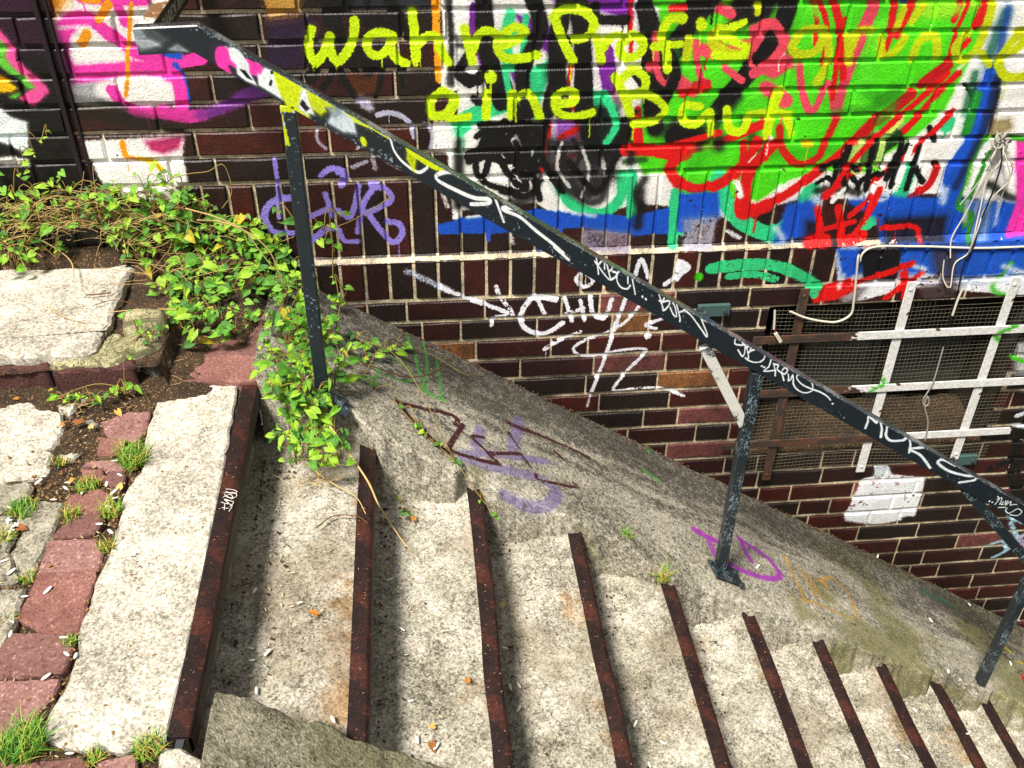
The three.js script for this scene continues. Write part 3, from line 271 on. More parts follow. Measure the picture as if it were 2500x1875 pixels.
const wallMats = TILES.map((T, ti) => {
  const W = T.px, s = W / T.w, H = Math.round(T.h * s), c = document.createElement('canvas'); c.width = W; c.height = H; const ctx = c.getContext('2d');
  ctx.fillStyle = '#d0c2a2'; ctx.fillRect(0, 0, W, H);
  ctx.setTransform(s, 0, 0, -s, -T.x0 * s, (T.y0 + T.h) * s);
  for (const b of bricks) { ctx.fillStyle = `rgb(${b.tone})`; ctx.fillRect(b.x0 - .0015, b.y0 - .0015, b.x1 - b.x0 + .003, b.y1 - b.y0 + .003); }
  { const c2 = document.createElement('canvas'); c2.width = W; c2.height = H; const ctx2 = c2.getContext('2d'); ctx2.setTransform(s, 0, 0, -s, -T.x0 * s, (T.y0 + T.h) * s); paintWall(ctx2); // the paint is a layer of its own: fuzzy spray edges, worn spots, brick grain showing through
    const im = ctx.getImageData(0, 0, W, H), d = im.data, pl = ctx2.getImageData(0, 0, W, H).data, sc = 2048 / 2.5 / s;
    for (let j = 0; j < H; j++) for (let i = 0; i < W; i++) {
      const k = (j * W + i) * 4, gi = Math.round(i * sc), gj = Math.round(j * sc), g = gAt(grain, gi, gj), g2 = gAt(grain2, gi, gj), g3 = gAt(grain, gi >> 2, gj >> 2);
      const wx = (gAt(grain, gi + 200, gj + 77) - .5) * 6 / sc, wy = (gAt(grain, gi + 61, gj + 300) - .5) * 6 / sc, m = (clamp(Math.round(j + wy), 0, H - 1) * W + clamp(Math.round(i + wx), 0, W - 1)) * 4;
      const y = T.y0 + T.h - j / s, wear = g3 * .55 + g2 * .45 + (g - .5) * .25 > ((y < .27 ? .92 : .98) - (y < 0 ? .05 : 0)) * .78 + .02; let al = wear ? 0 : pl[m + 3] / 255; if (al < .97) al = sstep(.1, .9, al * 1.15 + (g - .5) * .8 * (1 - Math.abs(al * 2 - 1)));
      const bp = .84 + g * .24 + (g2 - .5) * .22 + (g3 - .5) * .1, bb = .62 + g * .5 + (g2 - .5) * .75 + (g3 - .5) * .35, lime = g > .8 ? 36 : 0;
      for (let q = 0; q < 3; q++) d[k + q] = lerp(d[k + q] * bb + lime, pl[m + q] * bp, al);
    }
    ctx.putImageData(im, 0, 0); }
  const t = new THREE.CanvasTexture(c); t.colorSpace = THREE.SRGBColorSpace; t.anisotropy = 8;
  const b = bumpFine.clone(); b.repeat.set(T.w / .5, T.h / .5); b.needsUpdate = true;
  return std({ map: t, bumpMap: b, bumpScale: .0022, roughness: .5 });
});
const tileOf = (x, y) => y < -.55 ? 2 : x < .75 ? 0 : 1;
function brickGeo(b, ti, seed) { // clinker with an uneven, slightly chipped arris
  const T = TILES[ti], r = RNG(seed), zb = b.zf - .03, zt = b.zf + (r() - .5) * .004, out = [], cs = [[b.x0, b.y0], [b.x1, b.y0], [b.x1, b.y1], [b.x0, b.y1]];
  for (let i = 0; i < 4; i++) { const p = cs[i], q = cs[(i + 1) % 4], n = Math.max(1, Math.round(Math.hypot(q[0] - p[0], q[1] - p[1]) / .06)); for (let k = 0; k < n; k++) { const t = k ? (k + (r() - .5) * .5) / n : 0, chip = r() < .1 ? .006 : .0022; out.push([lerp(p[0], q[0], t) + (r() - .5) * chip, lerp(p[1], q[1], t) + (r() - .5) * chip]); } }
  const cx = (b.x0 + b.x1) / 2, cy = (b.y0 + b.y1) / 2, hx = (b.x1 - b.x0) / 2, hy = (b.y1 - b.y0) / 2, n = out.length, pos = [], Q = (a, b2, c2, d) => pos.push(...a, ...b2, ...c2, ...a, ...c2, ...d);
  const f = out.map(p => { const c = .0025 + r() * .003; return [p[0] - Math.sign(p[0] - cx) * c * (Math.abs(p[0] - cx) > hx * .96 ? 1 : 0), p[1] - Math.sign(p[1] - cy) * c * (Math.abs(p[1] - cy) > hy * .9 ? 1 : 0), zt + (r() - .5) * .0016]; }), e = out.map(p => [...p, zt - .0035]), k = out.map(p => [...p, zb]), m = [cx, cy, zt + (r() - .4) * .002];
  for (let i = 0; i < n; i++) { const j = (i + 1) % n; pos.push(...f[i], ...f[j], ...m); Q(e[i], e[j], f[j], f[i]); Q(k[i], k[j], e[j], e[i]); }
  const g = new THREE.BufferGeometry(); g.setAttribute('position', new THREE.Float32BufferAttribute(pos, 3)); g.computeVertexNormals();
  const x0 = b.x0 + .003, x1 = b.x1 - .003, y0 = b.y0 + .003, y1 = b.y1 - .003;
  return uvScale(g, (x, y) => [(clamp(x, x0, x1) - T.x0) / T.w, (clamp(y, y0, y1) - T.y0) / T.h]);
}
const wall = thing('brick_wall', 'dark red brick building wall covered in graffiti behind the stairs', 'wall');
bricks.forEach((b, i) => { const ti = tileOf((b.x0 + b.x1) / 2, (b.y0 + b.y1) / 2); mesh(b.kind, brickGeo(b, ti, 100 + i), wallMats[ti], wall); });
// mortar: recessed sheets of the same wall
function sheet(x0, x1, y0, y1, z, ti) { const T = TILES[ti], g = new THREE.PlaneGeometry(x1 - x0, y1 - y0, Math.ceil((x1 - x0) / .03), Math.ceil((y1 - y0) / .03)); g.translate((x0 + x1) / 2, (y0 + y1) / 2, z); const p = g.attributes.position; for (let i = 0; i < p.count; i++) p.setZ(i, z + (fbm(p.getX(i) * 22, p.getY(i) * 22, 2, 5) - .5) * .005); g.computeVertexNormals(); return uvScale(g, (x, y) => [(x - T.x0) / T.w, (y - T.y0) / T.h]); }
mesh('mortar', sheet(-1.6, .75, -.01, 1.02, -.0095, 0), wallMats[0], wall); mesh('mortar', sheet(.75, 3.1, -.01, 1.02, -.0095, 1), wallMats[1], wall);
mesh('mortar', sheet(-1.6, .75, -.55, -.012, .0165, 0), wallMats[0], wall); mesh('mortar', sheet(.75, WIN.x0, -.55, -.012, .0165, 1), wallMats[1], wall); mesh('mortar', sheet(WIN.x0, WIN.x1, WIN.y1, -.012, .0165, 1), wallMats[1], wall); mesh('mortar', sheet(WIN.x1, 3.1, -.55, -.012, .0165, 1), wallMats[1], wall);
mesh('mortar', sheet(-.1, WIN.x0, -2.7, -.55, .0165, 2), wallMats[2], wall); mesh('mortar', sheet(WIN.x0, WIN.x1, -2.7, WIN.y0, .0165, 2), wallMats[2], wall); mesh('mortar', sheet(WIN.x1, 3.4, -2.7, -.55, .0165, 2), wallMats[2], wall);
{ // mortar fillet on the ledge
  for (const [a, b, ti] of [[-1.6, .75, 0], [.75, 3.1, 1]]) { const T = TILES[ti], g = new THREE.PlaneGeometry(b - a, .03, Math.ceil((b - a) / .02), 2), p = g.attributes.position; for (let i = 0; i < p.count; i++) { const x = p.getX(i) + (a + b) / 2, v = p.getY(i) / .03 + .5; p.setXYZ(i, x, -.016 + v * .02 + (vnoise(x * 40, v * 2, 3) - .5) * .004, .021 - v * .022 + (vnoise(x * 60, v * 3, 8) - .5) * .004); } g.computeVertexNormals(); uvScale(g, (x, y) => [(x - T.x0) / T.w, (y + .004 - T.y0) / T.h]); mesh('mortar_ledge', g, wallMats[ti], wall); }
}
const plainBrick = std({ color: 0x3a1d19, roughness: .7, bumpMap: rep(bumpFine, 2), bumpScale: .003 });
for (const [n, x0, x1, y0, y1] of [[1, -6, -1.6, -.6, 6], [2, 3.1, 9, -4, 6], [3, -1.6, 3.1, 1.02, 6]]) mesh('upper_wall', boxUV(box((x0 + x1) / 2, (y0 + y1) / 2, -.15, x1 - x0, y1 - y0, .3)), plainBrick, wall);
{ // rebate running down the wall at the left
  const g = mergeGeometries([bar([-.862, 1.02, .004], [-.842, .03, .004], .016, .02, .004), bar([-.835, 1.02, -.001], [-.815, .03, -.001], .01, .014, .003)]);
  one('vertical_pipe', g, std({ color: 0x1b1018, roughness: .5 }), 'thin black painted pipe running down the wall at the left', 'pipe');
}

// ---------- basement window, grille and wire mesh ----------
{
  const fr = std({ color: 0x4a4842, roughness: .7 }), dark = std({ color: 0x2a2520, roughness: .9, bumpMap: rep(bumpFine, 2), bumpScale: .003 }), glass = new THREE.MeshPhysicalMaterial({ color: 0x9aa0a0, roughness: .2, transmission: .75, thickness: 0, clearcoat: .3 });
  const w = thing('basement_window', 'dim basement window with two panes behind the barred grille', 'window');
  const { x0, x1, y0, y1 } = WIN, zb = -.26;
  mesh('reveal', mergeGeometries([box((x0 + x1) / 2, y1 + .02, -.135, x1 - x0 + .08, .04, .3), box(x0 - .02, (y0 + y1) / 2, -.135, .04, y1 - y0, .3), box(x1 + .02, (y0 + y1) / 2, -.135, .04, y1 - y0, .3)].map(boxUV)), dark, w);
  const sill = new THREE.PlaneGeometry(x1 - x0, .2, 50, 10), p = sill.attributes.position; for (let i = 0; i < p.count; i++) { const v = p.getY(i) / .2 + .5, x = p.getX(i) + (x0 + x1) / 2; p.setXYZ(i, x, lerp(y0 + .0, y0 + .06, v) + (fbm(x * 20, v * 6, 3, 4) - .5) * .02, lerp(.018, zb + .01, v)); } sill.computeVertexNormals(); mesh('sill', boxUV(sill), soil, w);
  { const W2 = 2.4, H2 = 2.2, D2 = 2, cy = -.9, cz = zb - .05 - D2 / 2, mx = (x0 + x1) / 2; mesh('room', mergeGeometries([box(mx, cy, cz - D2 / 2, W2, H2, .05), box(mx, cy + H2 / 2, cz, W2, .05, D2), box(mx, cy - H2 / 2, cz, W2, .05, D2), box(mx - W2 / 2, cy, cz, .05, H2, D2), box(mx + W2 / 2, cy, cz, .05, H2, D2), box(mx, y1 + .1, cz + D2 / 2, W2, .2, .05), box(mx, (y0 + cy - H2 / 2) / 2, cz + D2 / 2, W2, y0 - cy + H2 / 2 - .02, .05), box((x0 + mx - W2 / 2) / 2, cy, cz + D2 / 2, x0 - mx + W2 / 2 - .02, H2, .05), box((x1 + mx + W2 / 2) / 2, cy, cz + D2 / 2, mx + W2 / 2 - x1 - .02, H2, .05)].map(boxUV)), std({ color: 0x8a857a, roughness: 1 }), w); }
  const cx = [x0 + .02, 1.685, 2.02, 2.40, x1 - .02];
  for (const [a, b] of [[1.74, 2.07], [2.115, 2.46]]) { mesh('sash', mergeGeometries([box((a + b) / 2, -.565, zb, b - a, .035, .03), box((a + b) / 2, -.805, zb, b - a, .05, .03), box(a + .016, -.685, zb, .032, .215, .03), box(b - .016, -.685, zb, .032, .215, .03)]), fr, w); mesh('pane', box((a + b) / 2, -.685, zb - .004, b - a - .06, .22, .004, .001), glass, w); }
  mesh('frame', mergeGeometries([box((x0 + x1) / 2, y1 - .15, zb - .02, x1 - x0, .3, .03), box(1.6, -.65, zb - .02, .26, .6, .03), box(2.093, -.65, zb - .02, .05, .6, .03)].map(boxUV)), std({ color: 0x2c2822, roughness: .85 }), w);
  // grille of flat bars, painted white on its right-hand half, rusty on the left
  const mk = (len, whiteFrom, seed, green) => { const c = document.createElement('canvas'); c.width = 512; c.height = 32; const x = c.getContext('2d'), im = x.createImageData(512, 32), r = RNG(seed); for (let i = 0; i < 512; i++) for (let j = 0; j < 32; j++) { const g = gAt(grain, i + seed * 17, j + seed), m = gAt(grain2, i * 2 + seed * 40, j * 2), k = (j * 512 + i) * 4, e = i / 512 - whiteFrom + (m - .5) * .3 + (g - .5) * .06; let col = e > 0 && m < .74 ? [232, 232, 230] : m > .62 ? [92, 62, 46] : m < .46 ? [98, 96, 94] : [66, 54, 48]; if (green && Math.abs(i / 512 - green + (j - 16) * .0016) < .008 + (m - .5) * .07 + (g - .5) * .05) col = [70, 176, 44]; col.forEach((v, q) => im.data[k + q] = v * (.8 + g * .35)); im.data[k + 3] = 255; } x.putImageData(im, 0, 0); const t = new THREE.CanvasTexture(c); t.colorSpace = THREE.SRGBColorSpace; return std({ map: t, roughness: .55, bumpMap: bumpFine, bumpScale: .001 }); };
  const grille = thing('window_grille', 'flat bar window grille, rusty at left and white painted at right', 'grille');
  const flat = (a, b, horiz, z) => { const g = horiz ? box((a[0] + b[0]) / 2, a[1], z, b[0] - a[0], .034, .006, .0015) : box(a[0], (a[1] + b[1]) / 2, z, .036, a[1] - b[1], .006, .0015); return uvScale(g, (x, y) => horiz ? [(x - a[0]) / (b[0] - a[0]), (y - a[1]) / .04 + .5] : [(a[1] - y) / (a[1] - b[1]), (x - a[0]) / .04 + .5]); };
  for (const [i, [y, xa, xb, wf, gr]] of [[-.377, 1.395, 2.62, .36, .8], [-.623, 1.40, 2.53, .42, .46], [-.871, 1.34, 2.55, .62, 0]].entries()) mesh('horizontal_bar', flat([xa, y], [xb, y], true, .052), mk(1, wf, 3 + i, gr), grille);
  for (const [i, [x, ya, yb, wf, gr]] of [[1.56, -.168, -1.07, 1.3, 0], [1.957, -.158, -1.055, -.35, .5], [2.352, -.155, -1.015, -.2, .3]].entries()) { const b = mesh('vertical_bar', flat([x, ya], [x, yb], false, .044), mk(1, wf, 13 + i, gr), grille); for (const y of [ya - .03, yb + .03]) { const s = new THREE.SphereGeometry(.008, 10, 6); s.scale(1, 1, .5); s.translate(x, y, .047); mesh('bolt', s, b.material, b); } }
  // welded mesh
  const gs = [], r = RNG(5), X0 = 1.47, X1 = 2.5, Y0 = -1.03, Y1 = -.255, wav = (x, y) => .03 + .006 * Math.sin(x * 9 + y * 5) + .004 * vnoise(x * 12, y * 12, 2);
  const strip = (pts, t) => gs.push(tube(pts, t, pts.length - 1, 3)); for (let x = X0; x <= X1; x += .0165) { const pts = [], top = Y1 - (vnoise(x * 7, 2, 4) > .6 ? .03 : 0), dx = (r() - .5) * .004; for (let k = 0; k <= 8; k++) { const y = lerp(Y0, top, k / 8); pts.push([x + dx + .004 * Math.sin(y * 8), y, wav(x, y)]); } strip(pts, .0006); }
  for (let y = Y0; y <= Y1; y += .0165) { const pts = []; for (let k = 0; k <= 12; k++) { const x = lerp(X0, X1, k / 12); pts.push([x, y + .006 * Math.sin(x * 6 + y * 3), wav(x, y) + .001]); } strip(pts, .0006); }
  one('wire_mesh', mergeGeometries(gs), std({ color: 0x85816f, roughness: .5, metalness: .3 }), 'square wire mesh stretched across the basement window behind the bars', 'mesh');
}

// ---------- stairs ----------
const RISE = .19, Y0 = -.08, ZN = 1.74;
const NX = [-.296, .029, .348, .672, .982, 1.287, 1.58, 1.868, 2.152, 2.433, 2.72, 3.0, 3.28]; // front edges of the nosings
const ZE = [[-.3, .60], [.03, .715], [.348, .73], [.675, .70], [.98, .795], [1.28, .775], [1.58, .75], [1.87, .74], [2.15, .715], [2.43, .68], [3.3, .66]];
const ze = x => { for (let i = 0; i < ZE.length - 1; i++) if (x < ZE[i + 1][0] || i === ZE.length - 2) return lerp(ZE[i][1], ZE[i + 1][1], clamp((x - ZE[i][0]) / (ZE[i + 1][0] - ZE[i][0]))); };
const stairs = thing('staircase', 'worn concrete stairs with rusty iron nosings running down to the right', 'stairs');
function nosing(x, y, z0, z1, seed) { // angle iron with a rounded front, slightly bent along its length
  const w = .047, hgt = .05, t = .007, R = .012, pr = [[-w, 0], [-R, 0]]; for (let k = 1; k <= 5; k++) { const a = k / 5 * Math.PI / 2; pr.push([-R + R * Math.sin(a), -R + R * Math.cos(a)]); }
  pr.push([0, -hgt], [-t, -hgt], [-t, -t], [-w, -t]);
  const n = 26, pos = [], idx = [], m = pr.length; for (let k = 0; k <= n; k++) { const z = lerp(z0, z1, k / n), dx = (vnoise(z * 5, seed) - .5) * .008, dy = (vnoise(z * 4, seed + 3) - .5) * .006; for (let i = 0; i < m; i++) pos.push(x + pr[i][0] + dx, y + pr[i][1] + dy , z); }
  for (let k = 0; k < n; k++) for (let i = 0; i < m; i++) { const a = k * m + i, b = k * m + (i + 1) % m; idx.push(a, a + m, b, b, a + m, b + m); }
  const g = new THREE.BufferGeometry(); g.setAttribute('position', new THREE.Float32BufferAttribute(pos, 3)); g.setIndex(idx); const h = toCreasedNormals(g, .7);
  return uvScale(h, (px, py, pz, nx, ny) => [pz, ny > .5 ? px - x : py]);
}
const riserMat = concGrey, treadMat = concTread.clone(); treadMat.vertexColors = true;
for (let k = 0; k < 12; k++) {
  const y = Y0 - RISE * k, xf = NX[k] - .001, step = new THREE.Group(); step.name = 'step'; stairs.add(step);
  if (k) { // tread k from riser k-1 to its nosing
    const xa = NX[k - 1] - .05, xb = NX[k] - .045, nx = 34, nz = 120, g = new THREE.PlaneGeometry(1, 1, nx, nz), p = g.attributes.position;
    for (let i = 0; i < p.count; i++) { const u = p.getX(i) + .5, v = .5 - p.getY(i), x = lerp(xa, xb, u), z = lerp(.55, ZN + .12, v); let yy = y - .003 + (fbm(x * 9, z * 9, 4, 30 + k) - .5) * .012 - .006 * Math.sin(v * Math.PI) * sstep(.3, 1, u) - (1 - sstep(0, .03, xb - x)) * .0015; p.setXYZ(i, x, yy, z); }
    const vc = new Float32Array(p.count * 3); for (let i = 0; i < p.count; i++) { const x = p.getX(i), z = p.getZ(i), a = clamp(sstep(.66, .84, fbm(z * 4, k * 7, 3, 71) * .8 + fbm(x * 30, z * 30, 3, 72) * .35) * sstep(.09, .01, xb - x + (fbm(z * 14, x * 14, 3, 73) - .5) * .09)); const dirtAndShade = sstep(.46, .62, fbm(x * 8, z * 8, 4, 74) * .7 + fbm(x * 60, z * 60, 2, 75) * .3 + Math.min(k, 8) * .008) * .2; vc[3 * i] = lerp(1, .72, a); vc[3 * i + 1] = lerp(1, .5, a); vc[3 * i + 2] = lerp(1, .3, a); vc[3 * i] *= 1 - dirtAndShade; vc[3 * i + 1] *= 1 - dirtAndShade * .98; vc[3 * i + 2] *= 1 - dirtAndShade * 1.2; } g.setAttribute('color', new THREE.BufferAttribute(vc, 3)); // rust washed out of the nosings; dirt patches, with stairwell shade painted in downwards
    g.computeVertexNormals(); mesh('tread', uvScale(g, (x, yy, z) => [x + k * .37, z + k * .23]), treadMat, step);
  }
  const nz = k === 0 ? ze(NX[0]) - .06 : ze(NX[k]) - .1; mesh('iron_nosing', nosing(NX[k], y, nz, k === 0 ? 1.8 : ZN + .1, 11 + k), rust, step);
  const rg = new THREE.PlaneGeometry(1, 1, 60, 8), q = rg.attributes.position; for (let i = 0; i < q.count; i++) { const u = q.getX(i) + .5, v = q.getY(i) + .5, z = lerp(.5, ZN + .12, u); q.setXYZ(i, NX[k] - .02 - fbm(z * 14, v * 3, 3, 50 + k) * .03 * (1 - v * .4), lerp(y - RISE - .03, y - .035, v), z); } rg.computeVertexNormals(); mesh('riser', uvScale(rg, (x, yy, z) => [z, yy + k]), riserMat, step);
}

{ // small white marker tag on the first nosing
  const wm = std({ color: 0xe4e0da, roughness: .6 }), gs = [[[-.322,-.076,1.149],[-.322,-.076,1.126],[-.305,-.076,1.134],[-.31,-.076,1.156]], [[-.334,-.076,1.12],[-.314,-.076,1.127],[-.328,-.076,1.108],[-.312,-.076,1.116]], [[-.332,-.076,1.102],[-.315,-.076,1.092],[-.305,-.076,1.11],[-.325,-.076,1.097]], [[-.331,-.076,1.085],[-.304,-.076,1.087],[-.298,-.076,1.102],[-.317,-.076,1.104],[-.33,-.076,1.091]], [[-.329,-.076,1.07],[-.309,-.076,1.075],[-.298,-.076,1.085],[-.311,-.076,1.089],[-.328,-.076,1.079]], [[-.329,-.076,1.14],[-.312,-.076,1.144]], [[-.325,-.076,1.112],[-.303,-.076,1.122],[-.31,-.076,1.139]]].map(q => { const g = tube(q, .0011, 16, 4); g.translate(0, -Y0 - .004, 0); g.scale(1, .2, 1); g.translate(0, Y0 + .0012, 0); return g; });
  const tg = mesh('marker_tag', mergeGeometries(gs), wm, stairs.children[0].children.find(c => c.name === 'iron_nosing')); tg.userData.kind = 'stuff';
}

// ---------- concrete cheek between stairs and wall ----------
const cheekTex = (() => {
  const W = 2048, x0 = -.35, wm = 3.6 * 1.186, s = W / wm, H = 620, c = document.createElement('canvas'); c.width = W; c.height = H; const ctx = c.getContext('2d'), im = ctx.createImageData(W, H), d = im.data;
  for (let j = 0; j < H; j++) for (let i = 0; i < W; i++) {
    const x = x0 + i / s / 1.186, z = j / s, k = (j * W + i) * 4, g = gAt(grain, i * 2, j * 2), g1 = gAt(grain, i + 90, j + 33), g0 = gAt(grain, (i >> 1) + 11, (j >> 1) + 59), big = fbm(x * 4, z * 7, 4, 60), str = fbm(x * 5, z * 26, 3, 61);
    let v = (g - .5) * 1.2 + (g1 - .5) * .8 + (g0 - .5) * .4 + (big - .5) * .8; const base = [152, 146, 130], lo = [46, 43, 36], hi = [222, 217, 203];
    let col = v > 0 ? base.map((b, q) => lerp(b, hi[q], clamp(v * 1.8))) : base.map((b, q) => lerp(b, lo[q], clamp(-v * 1.6)));
    const moss = sstep(.45, .62, fbm(x * 6 + 4, z * 6, 4, 66) * .6 + .27 * sstep(.9, 2.2, x) + .08 * sstep(.45, .75, z) - .04) * (g1 > .42 ? .75 : .2); col = col.map((b, q) => lerp(b, [92, 90, 34][q], moss * .8));
    // black crust: streaky patches of grime with a grain of their own, thickest beside the wall
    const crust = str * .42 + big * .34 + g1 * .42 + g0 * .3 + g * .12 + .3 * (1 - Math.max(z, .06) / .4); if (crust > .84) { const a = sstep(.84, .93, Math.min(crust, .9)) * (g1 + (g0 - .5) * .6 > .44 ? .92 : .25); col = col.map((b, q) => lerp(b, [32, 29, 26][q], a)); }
    for (let q = 0; q < 3; q++) d[k + q] = col[q]; d[k + 3] = 255;
  }
  ctx.putImageData(im, 0, 0); ctx.setTransform(s * 1.186, 0, 0, s, -x0 * s * 1.186, 0); const { S, D } = painter(ctx);
  const before = ctx.getImageData(0, 0, W, H).data;
  const PUF = '#5f4f96', GN = '#39a52c', MG = '#8f279e', OC = '#b0801a', MR = '#33060a';
  S(PUF, .03, [[.363,.424],[.337,.541]], .6, .42); S(PUF, .036, [[.51,.254],[.465,.476]], .6, .42); S(PUF, .03, [[.298,.607],[.403,.535],[.587,.441]], .6, .42); S(PUF, .04, [[.297,.631],[.376,.616],[.475,.581],[.556,.559],[.598,.602],[.555,.689],[.484,.732],[.416,.728]], .6, .42);
  for (const q of [[[-.126,.35],[-.054,.271],[-.011,.247]], [[.072,.229],[.137,.267],[.136,.331],[.077,.362],[.039,.35]], [[.13,.029],[.145,.117]], [[.186,.039],[.196,.16],[.186,.335]], [[.23,.111],[.236,.221],[.241,.362]], [[.166,.342],[.211,.36],[.251,.354]], [[.019,.331],[.034,.398],[-.052,.478]], [[.155,.137],[.176,.325]]]) S(GN, .011, q, .8, .75);
  S(GN, .03, [[1.001,.206],[1.046,.23]], 1, .6); S(GN, .015, [[1.057,.016],[1.05,.059]], .8, .7); S(GN, .02, [[.181,.339],[.211,.36]], .9, .7);
  S(MG, .03, [[1.142,.456],[1.187,.464],[1.23,.463]], .4, .85); S(MG, .024, [[1.191,.493],[1.193,.56]], .6, .6); S(MG, .024, [[1.352,.375],[1.399,.396],[1.454,.425],[1.483,.479],[1.468,.522],[1.406,.561],[1.307,.58],[1.225,.572]], .4, .85); S(MG, .02, [[1.356,.38],[1.354,.444],[1.363,.494]], .4, .8);
  for (const q of [[[1.552,.354],[1.56,.498],[1.557,.594]], [[1.609,.39],[1.624,.529]], [[1.646,.404],[1.652,.532]], [[1.698,.419],[1.773,.363],[1.826,.428],[1.813,.556]], [[1.544,.593],[1.667,.579],[1.771,.584]]]) S(OC, .014, q, .7, .8); S(OC, .03, [[1.698,.419],[1.722,.432]], .8, .8);
  S('#b8ac10', .03, [[2.733,.258],[2.757,.292]], 1, .8); S('#b8ac10', .02, [[2.764,.35],[2.818,.353]], .8, .8); S('#a01018', .02, [[2.722,.453],[2.717,.513]], .4); S('#1d5a3c', .04, [[2.365,.121],[2.538,.129]], 1, .6);
  for (const [w, q] of [[.011, [[.098,.489],[.168,.461],[.253,.421],[.286,.431],[.279,.469]]], [.013, [[.098,.486],[.147,.559],[.202,.613],[.244,.641]]], [.01, [[.302,.452],[.256,.59],[.259,.619],[.332,.607],[.409,.582]]], [.008, [[.409,.578],[.367,.536],[.33,.494],[.37,.469]]], [.01, [[.384,.544],[.492,.469]]], [.005, [[.492,.469],[.523,.521]]], [.012, [[.466,.304],[.504,.307],[.544,.3]]], [.009, [[.544,.3],[.647,.288],[.763,.294]]], [.007, [[.626,.355],[.651,.381]]], [.009, [[.462,.373],[.466,.383]]], [.004, [[.466,.383],[.493,.44]]], [.008, [[.536,.548],[.544,.568],[.611,.547],[.684,.514],[.675,.499]]]]) S(MR, w * 1.6, q, .1, 1);
  const fin = ctx.getImageData(0, 0, W, H); for (let i = 0; i < W * H; i++) { const g = gAt(grain, i % W, i / W | 0); if (g > .7) for (let q = 0; q < 3; q++) fin.data[i * 4 + q] = lerp(fin.data[i * 4 + q], before[i * 4 + q], .75); } ctx.putImageData(fin, 0, 0);
  const t = new THREE.CanvasTexture(c); t.colorSpace = THREE.SRGBColorSpace; t.anisotropy = 8; return { t, uv: (x, a) => [(x - x0) * 1.186 / wm, 1 - a * s / H] };
})();
function cheekMesh(xa, xb, zfun, dir, zfar, uvf, mat, name, parent, seed, drop = .3, crumble = 1) { // sloping top, broken rounded arris, rough side
  const nx = Math.round((xb - xa) / .011), prof = 52, pos = [], uv = [], idx = [];
  for (let i = 0; i <= nx; i++) {
    const x = lerp(xa, xb, i / nx), chip = crumble * (Math.max(0, fbm(x * 9, 3, 4, seed) - .5) * .14 + (vnoise(x * 60, 1, seed + 4) - .5) * .014 + (vnoise(x * 160, 1, seed + 8) - .5) * .006), e = zfun(x) - dir * chip, r = .007 + crumble * .05 * Math.max(0, fbm(x * 6, 9, 3, seed + 2) - .5); let arc = 0, lz = zfar, ly = 0;
    for (let k = 0; k < prof; k++) {
      let z, y; if (k < 34) { z = lerp(zfar, e - dir * r, k / 33); y = 0; } else if (k < 42) { const a = (k - 33) / 8 * Math.PI / 2; z = e - dir * r + dir * r * Math.sin(a); y = -r + r * Math.cos(a); } else { z = e + dir * .004 * (k - 41); y = -r - (drop - r) * (k - 41) / 10; }
      arc += k ? Math.hypot(z - lz, y - ly) : 0; lz = z; ly = y;
      const n = (fbm(x * 16, z * 16 + y * 16, 4, seed + 6) - .5), rough = k < 34 ? .012 : .022, lip = dir > 0 ? .018 * sstep(0, e, z) : 0, yy = cheekY(x) + lip + y + n * rough + (vnoise(x * 110, z * 110 + y * 90, seed) - .5) * .003; pos.push(x, yy, z + (k >= 38 ? dir * (n * .016 + (vnoise(x * 70, y * 70, seed + 3) - .5) * .01) : 0)); uv.push(...uvf(x, dir > 0 ? zfar + arc : arc));
    }
  }
  for (let i = 0; i < nx; i++) for (let k = 0; k < prof - 1; k++) { const a = i * prof + k, b = a + prof; if (dir > 0) idx.push(a, a + 1, b, a + 1, b + 1, b); else idx.push(a, b, a + 1, a + 1, b, b + 1); }
  const g = new THREE.BufferGeometry(); g.setAttribute('position', new THREE.Float32BufferAttribute(pos, 3)); g.setAttribute('uv', new THREE.Float32BufferAttribute(uv, 2)); g.setIndex(idx); g.computeVertexNormals(); return mesh(name, g, mat, parent);
}
const cheekMat = std({ map: cheekTex.t, bumpMap: (() => { const b = bumpFine.clone(); b.repeat.set(7, 2.2); b.needsUpdate = true; return b; })(), bumpScale: .003, roughness: .95 });
const cheek = thing('stair_cheek', 'weathered concrete slope between the steps and the brick wall, tagged with paint', 'concrete slope');
cheekMesh(-.3, 3.25, ze, 1, -.03, cheekTex.uv, cheekMat, 'sloping_top', cheek, 21);
mesh('end_face', boxUV(box(-.296, -.2, .29, .02, .34, .6, .008)), concGrey, cheek);
const nearCheek = thing('near_cheek', 'mossy grey concrete edge of the stairs nearest the viewer', 'concrete slope');
cheekMesh(-.262, 3.3, x => 1.715 + .01 * Math.sin(x * 9), -1, 2.35, (x, a) => [x, a], concDark, 'sloping_top', nearCheek, 44, .45, .25).position.y = -.015;
mesh('end_face', boxUV(box(-.262, -.22, 2.04, .016, .3, .62, .008)), concDark, nearCheek);
// street level goes on beside the stairs; a retaining wall holds it
const street = structure('street_ground');
mesh('pavement', boxUV(box(.8, -.23, 4.9, 16, .3, 5.06)), concGrey, street); mesh('retaining_wall', boxUV(box(4.45, -2, 2.45, 9.6, 3.8, .16)), concDark, street);
mesh('areaway_floor', boxUV(box(6, -2.6, 1.2, 7, .2, 2.6)), concDark, street); mesh('pavement_west', boxUV(box(-4.2, -.25, 1.1, 6, .3, 2.6)), concGrey, street);

